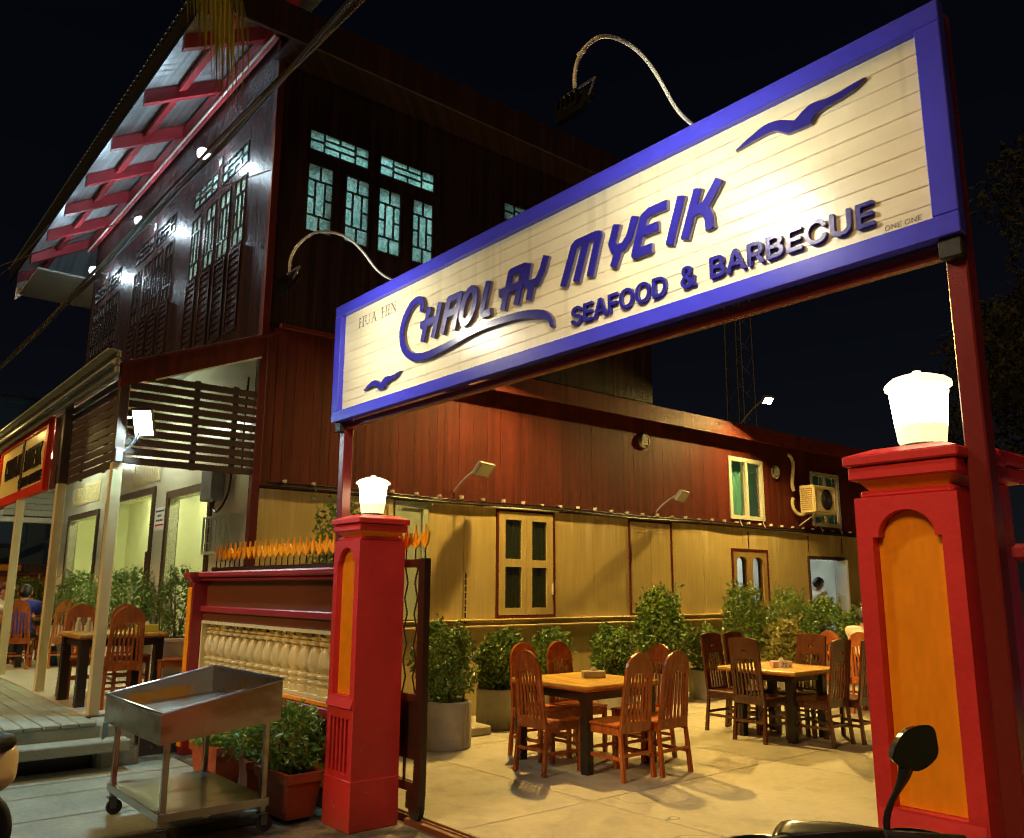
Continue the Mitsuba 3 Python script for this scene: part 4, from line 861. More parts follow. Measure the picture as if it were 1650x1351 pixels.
# courtyard: second table with dark square-backed chairs
table(-6.13, -5.13, 8.18, 9.16, 'square wooden table farther back with dark square backed chairs', inset=0.14)
G2 = 'dark square backed chairs at the second courtyard table'
chair('square', -6.18, 8.52, -90, 'dark square backed chair at the left end of the second table', group=G2)
chair('square', -5.65, 8.30, 0, 'dark square backed chair facing away on the near side of the second table', group=G2)
chair('square', -5.62, 9.06, 180, 'dark square backed chair on the far side of the second table', group=G2)
chair('square', -5.12, 8.62, 90, 'dark square backed chair at the right of the second table', group=G2)
chair('square', -5.02, 9.05, 90, 'dark square backed chair nearest the right gate pillar', group=G2)
chair('square', -6.20, 8.98, -90, 'dark square backed chair at the far left of the second table', group=G2)
# a third table beyond
table(-6.6, -5.6, 11.3, 12.3, 'far courtyard table mostly hidden behind the dark chairs', inset=0.1)
chair('round', -6.30, 11.2, 0, 'round backed chair beyond the dark chairs with reddish crest', group='round backed chairs at the far courtyard table')
chair('round', -5.85, 11.2, 0, 'round backed chair beyond the dark chairs next to the gate pillar', group='round backed chairs at the far courtyard table')
# porch tables (deck 0.4 m up)
table(-10.50, -9.60, 2.26, 3.15, 'wooden table with black legs on the porch behind the corner post', z=0.4, h=0.72, lw=0.09)
G3 = 'round backed chairs at the near porch table'
chair('round', -9.54, 2.64, 90, 'round backed porch chair facing away in front of the near porch table', 0.4, G3, 0.95)
chair('round', -10.60, 2.56, -90, 'round backed porch chair behind the left end of the table', 0.4, G3, 0.95)
chair('round', -10.62, 3.04, -92, 'round backed porch chair with a bright crest behind the table', 0.4, G3, 0.95)
chair('round', -9.78, 3.31, 172, 'round backed porch chair beside the boundary wall pilaster', 0.4, G3, 0.95)
table(-15.75, -14.85, 2.62, 3.55, 'porch table with plates far down the porch', z=0.4, h=0.74)
G4 = 'round backed chairs at the far porch table'
chair('round', -14.72, 2.62, 72, 'orange brown round backed chair at the left edge of the picture', 0.4, G4, 0.95)
chair('round', -14.60, 3.18, 90, 'round backed chair behind the second porch post', 0.4, G4, 0.95)
chair('round', -16.0, 3.0, -90, 'round backed chair at the far end of the porch table', 0.4, G4, 0.95)

def tissue(x, y, z, label, mat, rz=0.0, w=0.22, d=0.115, h=0.065):
    k = thing('tissue_box', label, 'tissue box')
    obj('box', xf(rbox(-w / 2, w / 2, -d / 2, d / 2, 0, h, 0.004), (x, y, z), rz), mat, k)
    pts = [(-.03, -.01, h), (.03, -.012, h), (.035, .01, h), (-.03, .012, h), (-.02, .0, h + .03), (.012, -.004, h + .045), (.03, .006, h + .022)]
    obj('tissue', xf(hull(pts), (x, y, z), rz), 'paper', k); return k
tissue(-6.05, 6.10, 0.75, 'tan tissue box on the near courtyard table', 'tissue_box', 1.0)
k = tissue(-5.58, 8.62, 0.75, 'white and pink tissue box with table number 20 on the second table', 'tissue_pink', 0.9)
m = meshkit.text_mesh('20', 0.04, 0.002, True); m.apply_translation((-0.03, 0.012, 0))
obj('number_card', xf(rbox(-0.055, 0.055, -0.002, 0.0, 0.0, 0.075, 0.001), (-5.50, 8.55, 0.75), 0.9), 'paper', k)
m = frame(m, (0, -0.0025, 0), (1, 0, 0), (0, 0, 1)); obj('number', xf(m, (-5.50, 8.55, 0.755), 0.9), 'ink', k)
tissue(-9.82, 2.98, 1.12, 'yellow tissue box on the near porch table', 'tissue_yellow', 1.45, 0.24, 0.12, 0.075)
for x, y in ((-10.36, 2.42), (-10.26, 2.50)):
    k = thing('sauce_bottle', f'clear sauce bottle on the porch table, {"left" if x < -10.3 else "right"} one of the pair', 'bottle', 'sauce bottles on the porch table')
    obj('body', xf(lathe([(0, 0), (.03, 0), (.032, .01), (.032, .085), (.016, .11), (.015, .125), (0, .125)], 12), (x, y, 1.12)), 'offwhite', k, smooth=40)
    obj('cap', cyl((x, y, 1.2455), (x, y, 1.268), 0.017, 10), 'white', k)
for i, (x, y) in enumerate(((-15.0, 2.95), (-15.25, 3.2), (-15.05, 3.35))):
    k = tag(obj('plate', xf(lathe([(0, 0.004), (.07, .004), (.11, .022), (.112, .026), (.07, .010), (0, .010)], 18), (x, y, 1.14)), 'white', smooth=50), 'white plate of food on the far porch table, ' + ('nearest the diner', 'middle one', 'farthest from the street')[i], 'plate', 'white plates on the far porch table')
    obj('food', ball((x, y, 1.162), 0.045, 1, (1.2, 1, 0.5)) if False else xf(ball((0, 0, 0), 0.05, 1, (1.2, 1, 0.45)), (x, y, 1.168)), 'orange_cloth', k)
k = tag(obj('bucket', xf(lathe([(0, 0), (.12, 0), (.15, .27), (.158, .27), (.158, .285), (.14, .285), (.115, .02), (0, .02)], 18), (-14.95, 3.25, 0.4)), 'bluepaint', smooth=40), 'blue plastic bucket under the far porch table', 'bucket')

# ------------------------------------------------------------------ plants
def leaf_mesh(P_, size, r, up=0.3):
    n = len(P_)
    d = r.normal(size=(n, 3)); d[:, 2] += up; d /= np.linalg.norm(d, axis=1, keepdims=True)
    e = r.normal(size=(n, 3)); e -= (e * d).sum(1, keepdims=True) * d; e /= np.linalg.norm(e, axis=1, keepdims=True)
    nn = np.cross(d, e); s = (size * r.uniform(0.6, 1.25, n))[:, None]
    v = np.stack([P_, P_ + d * s * .5 + e * s * .24 + nn * s * .08, P_ + d * s - nn * s * .08, P_ + d * s * .5 - e * s * .24 + nn * s * .08], 1).reshape(-1, 3)
    i = np.arange(n)[:, None] * 4
    return trimesh.Trimesh(v, np.vstack([i + [0, 1, 2], i + [0, 2, 3]]), process=False)
def crown_pts(c, rad, n, r, fill=0.55, freq=3.0):
    c, rad = np.array(c), np.array(rad); out = []
    seed = int(r.integers(1, 9999))
    while len(out) < n:
        u = r.normal(size=(n * 2, 3)); u /= np.linalg.norm(u, axis=1, keepdims=True)
        q = u * (fill + (1 - fill) * r.random((n * 2, 1)) ** 0.6)
        lump = meshkit.fbm(u * freq * 0.7 + 5, 3, seed)[:, None]
        q = q * (0.62 + 0.75 * lump)
        keep = meshkit.noise(q * rad * freq * 2.2 + 3, seed + 5) > 0.24
        out += list((c + q * rad)[keep])
    return np.array(out[:n])
def shrub(base, h, r_, n, label, size=0.06, mat='leaf', cat_='shrub', group=None, wisps=5, seed=0):
    g = np.random.default_rng(100 + seed); x, y, z = base
    k = thing('potted_shrub', label, cat_, group)
    c = (x, y, z + h * 0.52)
    pts = crown_pts(c, (r_, r_, h * 0.56), int(n * 1.75), g); ms = [leaf_mesh(pts, size, g)]
    st = []
    for i in range(7):
        a = g.uniform(0, 6.28); q = g.uniform(0.2, 0.8) * r_; top = (x + q * math.cos(a), y + q * math.sin(a), z + h * g.uniform(0.6, 0.9))
        st.append(tube(spline([(x + 0.02 * math.cos(a), y + 0.02 * math.sin(a), z - 0.05), (x + 0.4 * q * math.cos(a), y + 0.4 * q * math.sin(a), z + h * 0.35), top], 6), np.linspace(0.009, 0.003, 6), 5))
    for i in range(wisps):
        a = g.uniform(0, 6.28); q = g.uniform(0.1, 0.6) * r_; p0 = np.array((x + q * math.cos(a), y + q * math.sin(a), z + h * 0.85)); p1 = p0 + (0.10 * math.cos(a), 0.10 * math.sin(a), h * g.uniform(0.14, 0.30))
        st.append(tube([p0, (p0 + p1) / 2 + (0.01, 0, 0), p1], [0.004, 0.003, 0.002], 4))
        ms.append(leaf_mesh(p0 + (p1 - p0) * g.random((26, 1)) + g.normal(0, 0.014, (26, 3)), size * 0.75, g))
    obj('foliage', ms, mat, k); obj('stem', st, 'stem', k); return k
def round_pot(x, y, z, r_, h, mat, label, cat_='pot', group=None, name='plant_pot', square=False):
    k = thing(name, label, cat_, group)
    if square:
        b = r_ * 0.72
        o = [hull([(x + sx * b, y + sy * b, z) for sx in (-1, 1) for sy in (-1, 1)] + [(x + sx * r_, y + sy * r_, z + h - 0.05) for sx in (-1, 1) for sy in (-1, 1)]), rbox(x - r_ - 0.012, x + r_ + 0.012, y - r_ - 0.012, y + r_ + 0.012, z + h - 0.048, z + h, 0.008)]
        obj('body', o, mat, k); obj('soil', bx(x - r_ * .9, x + r_ * .9, y - r_ * .9, y + r_ * .9, z + h, z + h + 0.004), 'soil', k)
    else:
        obj('body', xf(lathe([(0, 0.0), (r_ * 0.97, 0.0), (r_, 0.015), (r_, h - 0.012), (r_ - 0.012, h), (r_ - 0.04, h), (r_ - 0.045, h - 0.05), (0, h - 0.05)], 28), (x, y, z)), mat, k, smooth=35)
        obj('soil', xf(lathe([(0, h - 0.045), (r_ - 0.046, h - 0.045), (r_ - 0.046, h - 0.049), (0, h - 0.049)], 20), (x, y, z)), 'soil', k)
    return k
rows = [(-7.42, 5.33, 0.25, 0.46, 0.72, 0.30, 1300, 'leaf', 'nearest the gate'), (-7.98, 5.62, 0.24, 0.44, 0.78, 0.30, 1200, 'leaf', 'second from the gate'),
        (-8.12, 6.62, 0.30, 0.44, 0.62, 0.30, 1200, 'leaf', 'behind the leftmost chair'), (-8.45, 7.75, 0.27, 0.44, 0.62, 0.27, 1000, 'leaf', 'under the four pane window'),
        (-8.40, 8.85, 0.28, 0.42, 0.66, 0.32, 1300, 'leaf', 'right of the four pane window'), (-8.35, 9.85, 0.28, 0.42, 1.12, 0.38, 1700, 'leaf', 'tallest, under the blind door'),
        (-8.25, 10.75, 0.27, 0.42, 0.60, 0.30, 1100, 'leaf', 'right of the blind door'), (-8.30, 11.85, 0.28, 0.42, 1.20, 0.36, 1700, 'leaf', 'tall, in front of the arched door'),
        (-7.75, 12.1, 0.26, 0.40, 0.72, 0.34, 1300, 'leafy', 'with yellowish leaves'), (-8.25, 13.05, 0.28, 0.42, 1.15, 0.40, 1800, 'leaf', 'right of the arched door'),
        (-8.10, 13.95, 0.28, 0.42, 1.02, 0.42, 1700, 'leaf', 'just left of the open doorway'), (-7.9, 14.9, 0.26, 0.40, 0.85, 0.40, 1400, 'leaf', 'below the woman in the doorway')]
for i, (x, y, r_, ph, sh, sr, n, mt, wh) in enumerate(rows):
    round_pot(x, y, 0.0, r_, ph, 'pot', f'round concrete pot of the shrub {wh}', group='concrete pots along the yellow wall')
    shrub((x, y, ph - 0.03), sh, sr, n, f'{"yellow green" if mt == "leafy" else "dark green"} potted shrub along the yellow wall, {wh}', 0.060 + 0.011 * ((i * 7) % 3), mt, group='shrubs along the yellow wall', seed=i)
k = tag(obj('concrete_block', rbox(-8.02, -7.72, 5.86, 6.16, 0.0, 0.10, 0.015), 'concrete'), 'low concrete block on the floor beside the second pot', 'block')
round_pot(-8.05, 4.35, 0.0, 0.24, 0.42, 'pot', 'concrete pot behind the sliding gate', name='plant_pot')
shrub((-8.05, 4.35, 0.4), 2.05, 0.36, 1500, 'tall leafy shrub rising behind the spear tips of the gate', 0.075, 'leaf', seed=31)
for i, (x, y, sh, wh) in enumerate(((-14.62, 3.36, 0.76, 'farthest of the three'), (-12.2, 3.42, 0.76, 'middle of the three'), (-10.40, 3.50, 0.75, 'nearest, beside the boundary wall'))):
    round_pot(x, y, 0.4, 0.21, 0.62, 'white', f'tall white square planter on the porch, {wh}', 'planter', 'white planters on the porch', 'porch_planter', True)
    shrub((x, y, 1.0), sh, 0.40 if i < 2 else 0.26, 1500 if i < 2 else 700, f'feathery green shrub in the white porch planter, {wh}', 0.055, 'leaf', group='shrubs in the porch planters', wisps=9, seed=50 + i)
def terra(x, y, rz, w_, d_, h, label, g_):
    k = thing('terracotta_planter', label, 'planter', 'terracotta planters beside the cart')
    def rect(a, b, z): return [(sx * a, sy * b, z) for sx in (-1, 1) for sy in (-1, 1)]
    obj('body', xf(hull(rect(w_ * .36, d_ * .36, 0) + rect(w_ * .45, d_ * .45, h - 0.05)), (x, y, 0), rz), 'terra', k)
    o = sbox(-w_ / 2, -d_ / 2, w_ / 2, d_ / 2).difference(sbox(-w_ / 2 + .03, -d_ / 2 + .03, w_ / 2 - .03, d_ / 2 - .03))
    m = extr(o, 0.06); m.apply_translation((0, 0, h - 0.05)); obj('rim', xf(m, (x, y, 0), rz), 'terra', k)
    obj('soil', xf(bx(-w_ * .44, w_ * .44, -d_ * .44, d_ * .44, h - 0.049, h - 0.03), (x, y, 0), rz), 'soil', k)
terra(-6.02, 2.92, 0.06, 0.50, 0.30, 0.30, 'terracotta planter against the left gate pillar', 0)
shrub((-6.12, 2.95, 0.27), 0.44, 0.27, 900, 'bright green bushy plant in the terracotta planter by the gate pillar', 0.060, 'leaf_bright', 'plant', seed=70, wisps=1)
terra(-6.62, 2.95, -0.25, 0.50, 0.28, 0.30, 'terracotta planter behind the cart leg', 0)
shrub((-6.68, 2.95, 0.27), 0.26, 0.24, 500, 'low green plant in the terracotta planter behind the cart', 0.055, 'leaf_bright', 'plant', seed=71, wisps=1)
terra(-7.35, 2.90, 0.1, 0.50, 0.28, 0.30, 'terracotta planter farthest left under the cart', 0)
shrub((-7.35, 2.90, 0.27), 0.22, 0.24, 420, 'straggling plant in the far left terracotta planter', 0.055, 'leaf_bright', 'plant', seed=72, wisps=2)

def tree(base, h, crown, n, label, seed, size=0.17, mat='leaf', group=None, trunk_r=0.22):
    g = np.random.default_rng(300 + seed); base = np.array(base, float)
    k = thing('tree', label, 'tree', group)
    ms, br = [], [tube(spline([base, base + (0.2, 0.1, h * 0.4), base + (0.1, 0.0, h * 0.75)], 8), np.linspace(trunk_r, trunk_r * 0.45, 8), 10)]
    for c, r in crown:
        c = base + np.array(c)
        ms.append(leaf_mesh(crown_pts(c, r, int(2.2 * n * np.prod(r) ** 0.5), g, 0.45, 1.2), size, g, 0.0))
        br.append(tube(spline([base + (0.15, 0.05, h * 0.5), (base + (0, 0, h * 0.5) + c) / 2 + (0, 0, 0.2), c], 6), np.linspace(trunk_r * 0.4, 0.03, 6), 6))
    obj('crown', ms, 'leaf_dark', k); obj('trunk', br, 'stem', k)
tree((-3.4, 17.5, 0), 10.0, [((0.2, 0, 7.6), (2.6, 2.4, 1.9)), ((-2.2, 0.8, 6.4), (1.7, 1.7, 1.3)), ((1.6, -0.4, 9.2), (2.0, 2.0, 1.5)), ((0.6, 1.0, 5.4), (1.8, 1.6, 1.1)), ((1.2, 0.5, 11.2), (2.2, 2.0, 1.6)), ((-0.9, 0.2, 9.4), (1.6, 1.6, 1.2))], 900, 'tall dark tree behind the right gate pillar', 1)
tree((-6.5, 23.5, 0), 9, [((0, 0, 7.2), (2.8, 2.6, 2.0)), ((-2.0, 0.6, 5.8), (1.9, 1.8, 1.4)), ((2.2, 0.2, 6.2), (2.0, 2.0, 1.5))], 700, 'dark tree far behind the courtyard tables', 2)
# a palm on the street whose drooping fronds reach into the top left
pk = thing('palm_tree', 'palm whose yellow green fronds droop in front of the roof', 'palm')
tb = np.array((-5.6, -0.9, 0.0)); tt = np.array((-5.35, -0.55, 6.6))
obj('trunk', tube(spline([tb, (tb + tt) / 2 + (0.12, 0, 0), tt], 14), np.linspace(0.17, 0.11, 14), 12), 'stem', pk)
g = np.random.default_rng(5)
ends = [(-5.15, 1.60, 5.75), (-5.45, 1.85, 5.60), (-4.80, 1.55, 5.35), (-4.95, 1.75, 5.50), (-4.45, 1.50, 5.20), (-7.6, -0.2, 6.4), (-6.6, -2.4, 6.3), (-4.3, -2.5, 6.5), (-3.3, -1.2, 6.3)]
for i, e in enumerate(ends):
    e = np.array(e); midp = (tt + e) / 2 + (0, 0, 0.75); cur = spline([tt, midp, e], 34); lm = [tube(cur, np.linspace(0.022, 0.006, 34), 5)]
    for j in range(4, 34):
        tg = cur[min(j + 1, 33)] - cur[j - 1]; tg /= np.linalg.norm(tg); sd = np.cross(tg, (0, 0, 1)); sd /= np.linalg.norm(sd)
        for s in (-1, 1):
            L_ = 0.42 * (1 - abs(j - 16) / 26) * g.uniform(0.8, 1.15); p0 = cur[j]; p1 = p0 + sd * s * L_ * 0.5 + tg * 0.14 + np.array((0, 0, -0.14 - 0.06 * g.random())); p2 = p0 + sd * s * L_ * 0.62 + tg * 0.24 + np.array((0, 0, -0.46 - 0.16 * g.random()))
            wv = tg * 0.026
            lm.append(trimesh.Trimesh([p0 - wv, p0 + wv, p1 + wv, p1 - wv, p2], [(0, 1, 2), (0, 2, 3), (3, 2, 4)], process=False))
    obj('frond', lm, 'palm', pk)
# ------------------------------------------------------------------ fixtures on the walls
def flood(pos, d, label, rad=None, w_=0.26, h_=0.20, base=None, group=None, name='floodlight', wt=1.0):
    k = thing(name, label, 'floodlight', group); a, b, n = basis(d); c = np.array(pos, float)
    hb, hq = head_box(pos, d, w_, h_, 0.09)
    obj('housing', hb, 'greydark' if rad else 'grey', k)
    if rad: emit('lens', hq, rad, k, wt)
    else: obj('lens', hq, 'offwhite', k)
    if base is not None:
        base = np.array(base, float)
        obj('arm', tube(spline([base, (base + c - n * 0.09) / 2 + (0, 0, 0.04), c - n * 0.085], 8), 0.014, 8), 'greydark' if rad else 'grey', k)
    return k
# the two lit floods on the eave (the nearer one stands behind the big sign)
flood((-8.28, 12.84, 4.915), (0.62, -0.24, -0.75), 'glaring yellow floodlight above the far eave', (545, 368, 100), w_=0.20, h_=0.16, base=(XW + 0.16, 12.84, 4.58))
flood((-8.28, 7.15, 4.915), (0.66, -0.06, -0.75), 'yellow floodlight on the eave hidden behind the big sign', (545, 368, 100), w_=0.20, h_=0.16, base=(XW + 0.16, 7.15, 4.58))
# two dark ones lower down
flood((XW + 0.34, 6.78, 3.14), (0.75, 0.25, -0.62), 'unlit grey floodlight on a short arm above the yellow wall near the sign', w_=0.34, h_=0.20, base=(XW, 6.52, 2.86), group='unlit floodlights on the red boards')
flood((XW + 0.32, 10.92, 3.09), (0.75, 0.25, -0.62), 'unlit grey floodlight above the blind door', w_=0.34, h_=0.20, base=(XW, 10.6, 2.84), group='unlit floodlights on the red boards')
for y, z, lab in ((10.33, 3.995, 'round chrome vent on the red boards left of the upper window'), (14.09, 3.825, 'round pale vent on the red boards right of the upper window')):
    k = thing('round_vent', lab, 'vent', 'round vents on the red boards')
    mm = lathe([(0, 0.0), (.125, 0.0), (.135, .012), (.128, .03), (.10, .045), (.095, .03), (0, .026)], 24)
    mm.apply_transform(trimesh.transformations.rotation_matrix(math.pi / 2, [0, 1, 0])); mm.apply_translation((XW + 0.006, y, z))
    obj('ring', mm, 'chrome', k, smooth=40)
    obj('flap', [rbox(XW + 0.036, XW + 0.046, y - 0.075, y + 0.075, z - 0.07 + q * 0.045, z - 0.04 + q * 0.045, 0.004) for q in range(4)], 'offwhite', k)
ac = thing('air_conditioner', 'cream air conditioner unit on a bracket beside the far upper window', 'air conditioner')
ay0, ay1 = 14.72, 15.52
obj('case', rbox(XW + 0.12, XW + 0.42, ay0, ay1, 3.07, 3.60, 0.012), 'cream', ac)
obj('side_grille', [rbox(XW + 0.15, XW + 0.39, ay0 - 0.010, ay0 - 0.002, 3.12 + i * 0.04, 3.14 + i * 0.04, 0.002) for i in range(11)], 'doortan', ac)
obj('front_frame', side(ring(ay0 + 0.03, 3.10, ay1 - 0.03, 3.57, 0.03), XW + 0.432, 0.012), 'cream', ac)
obj('fan_grille', side(Point(15.17, 3.335).buffer(0.20, 24), XW + 0.428, 0.006), 'darkwood', ac)
obj('fan_wires', [side(Point(15.17, 3.335).buffer(r, 24).difference(Point(15.17, 3.335).buffer(r - 0.006, 24)), XW + 0.437, 0.006) for r in (0.20, 0.15, 0.10, 0.05)], 'greydark', ac)
for y in (ay0 + 0.1, ay1 - 0.13):
    obj('bracket', [hull([(XW, y, 3.04), (XW + 0.44, y, 3.055), (XW + 0.44, y, 3.068), (XW, y, 3.068), (XW, y + 0.03, 3.04), (XW + 0.44, y + 0.03, 3.055), (XW + 0.44, y + 0.03, 3.068), (XW, y + 0.03, 3.068)]), tube([(XW + 0.36, y + 0.015, 3.045), (XW + 0.01, y + 0.015, 2.84)], 0.010, 6)], 'offwhite', ac)
obj('pipe_duct', [tube(spline([(XW + 0.02, 14.55, 4.22), (XW + 0.05, 14.63, 4.14), (XW + 0.05, 14.63, 3.8), (XW + 0.05, 14.64, 3.5)], 14), 0.035, 10), tube(spline([(XW + 0.05, 14.60, 3.36), (XW + 0.05, 14.61, 3.14), (XW + 0.08, 14.68, 3.06), (XW + 0.16, 14.8, 3.06)], 12), 0.032, 10)], 'cream', ac)
eb = thing('electric_box', 'grey electric box with a cable loop on the porch wall', 'electric box')
obj('case', rbox(-10.22, -9.86, YF - 0.16, YF - 0.002, 2.62, 3.0, 0.01), 'grey', eb)
obj('cable', [tube(spline([(-9.95, YF - 0.08, 2.62), (-9.9, YF - 0.1, 2.5), (-9.76, YF - 0.1, 2.48), (-9.66, YF - 0.06, 2.6), (-9.62, YF - 0.03, 3.0), (-9.5, YF - 0.03, 3.7)], 22), 0.014, 6), tube(spline([(-9.30, YF - 0.03, 2.9), (-9.28, YF - 0.04, 3.5), (-9.22, YF - 0.05, 4.0)], 10), 0.012, 6)], 'black', eb)
cg = thing('wall_grille', 'small pale wire cage on the wall near the gate spears', 'grille')
obj('frame', front(ring(-10.08, 1.98, -9.30, 2.42, 0.025), YF - 0.15, 0.02), 'palegreen', cg)
obj('wires', [bx(-10.05 + i * 0.095 - 0.006, -10.05 + i * 0.095 + 0.006, YF - 0.146, YF - 0.134, 2.0, 2.4) for i in range(9)] + [bx(-10.06, -9.32, YF - 0.144, YF - 0.136, 2.0 + q * 0.1, 2.012 + q * 0.1) for q in range(5)], 'palegreen', cg)
for x in (-10.08, -9.32):
    for z in (1.98, 2.40): obj('side_bar', bx(x, x + 0.02, YF - 0.13, YF - 0.002, z, z + 0.02), 'palegreen', cg)
nt = thing('notice', 'white paper notice with blue lines between two porch doors', 'notice')
obj('sheet', front(sbox(-12.40, 2.38, -11.96, 2.70), YF - 0.006, 0.004), 'paper', nt)
for i, (a, b) in enumerate(((-12.36, -12.0), (-12.27, -12.1), (-12.33, -12.03), (-12.36, -12.0))):
    obj('printed_line', front(sbox(a, 2.635 - i * 0.065, b, 2.66 - i * 0.065), YF - 0.0075, 0.001), 'bluepaint' if i != 3 else 'red', nt)

# ------------------------------------------------------------------ wires over the street
def wire(name, pts, r, label, n=40, group=None, strands=1, mat='rubber'):
    k = thing(name, label, 'cable', group); q = spline(pts, n)
    for s in range(strands):
        off = np.array([(0, 0.055 * math.sin(s * 2.4 + t * (0.23 + 0.04 * s)), 0.05 * math.cos(s * 1.9 + t * (0.19 + 0.05 * s))) for t in range(n)])
        obj('strand', tube(q + (off if strands > 1 else 0), r * (1 - 0.12 * (s % 3)), 6), mat if s % 3 else 'stem', k)
    return k
wire('cable_bundle', [(2.0, 1.8, 4.62), (-2.0, 1.8, 4.56), (-5.9, 1.8, 4.55), (-9.0, 1.8, 4.56), (-13.6, 1.8, 4.66), (-20, 1.8, 4.8), (-34, 1.8, 5.3)], 0.011, 'loose twisted bundle of black cables running along the street', 90, None, 6)
wire('overhead_wire', [(-34, -2, 8.2), (-20, 1.0, 7.25), (-9.05, 3.72, 6.55)], 0.008, 'thin wire running from the left to the corner of the upper wall')
wire('overhead_wire', [(-34, -1, 9.3), (-21, 2.2, 8.0), (-15.2, 2.45, 7.6)], 0.008, 'thin wire meeting the eave at the far left')

# ------------------------------------------------------------------ left background
nb = thing('neighbour_building', 'bluish metal clad building far left beyond the porch', 'building')
obj('wall', bx(-34, -27, -2, 5.2, 0, 6.9), 'bluesheet', nb)
for i in range(9): obj('siding_board', hull([(-27, y, 5.0 + i * 0.22 + dz) for y in (-2, 5.2) for dz in (0, 0.21)] + [(-26.96, y, 5.0 + i * 0.22 + 0.005) for y in (-2, 5.2)]), 'bluesheet', nb)
obj('roof', hull([(-34.3, -2.3, 6.9), (-26.6, -2.3, 6.9), (-26.6, 5.5, 6.9), (-34.3, 5.5, 6.9), (-30, -2.3, 7.5), (-30, 5.5, 7.5)]), 'bluesheet', nb)
obj('sign_box', rbox(-26.4, -24.2, 2.6, 4.25, 2.62, 3.25, 0.03), 'bluepaint', nb)
obj('sign_bracket', tube([(-26.9, 3.4, 2.9), (-26.3, 3.4, 2.9)], 0.04, 8), 'grey', nb)
obj('stair_beam', hull([(-25.9, y, z) for y, z in ((3.6, 1.9), (3.6, 2.1), (6.4, 3.3), (6.4, 3.5))] + [(-25.8, y, z) for y, z in ((3.6, 1.9), (3.6, 2.1), (6.4, 3.3), (6.4, 3.5))]), 'bluepaint', nb)
fw2 = thing('orange_wall', 'low orange wall beyond the end of the porch', 'wall')
obj('body', rbox(-21.6, -21.4, 1.6, 6.0, -0.03, 1.83, 0.01), 'orange', fw2)
obj('coping', rbox(-21.65, -21.35, 1.6, 6.0, 1.832, 1.90, 0.01), 'brown', fw2)
obj('railing', [bx(-21.52, -21.48, 1.6, 6, 2.06, 2.09), bx(-21.52, -21.48, 1.6, 6, 1.90, 1.93)] + [bx(-21.515, -21.485, 3.75 + i * 0.11, 3.79 + i * 0.11, 1.93, 2.06) for i in range(18)], 'brown', fw2)
obj('yellow_board', rbox(-21.46, -21.42, 2.2, 3.72, 1.94, 2.07, 0.005), 'spear', fw2)
shrub((-20.6, 3.7, 1.0), 0.75, 0.5, 900, 'shrub in front of the low orange wall', 0.08, 'leaf', seed=90)
round_pot(-20.6, 3.7, 0.0, 0.3, 1.03, 'terra', 'tall terracotta pot in front of the low orange wall')

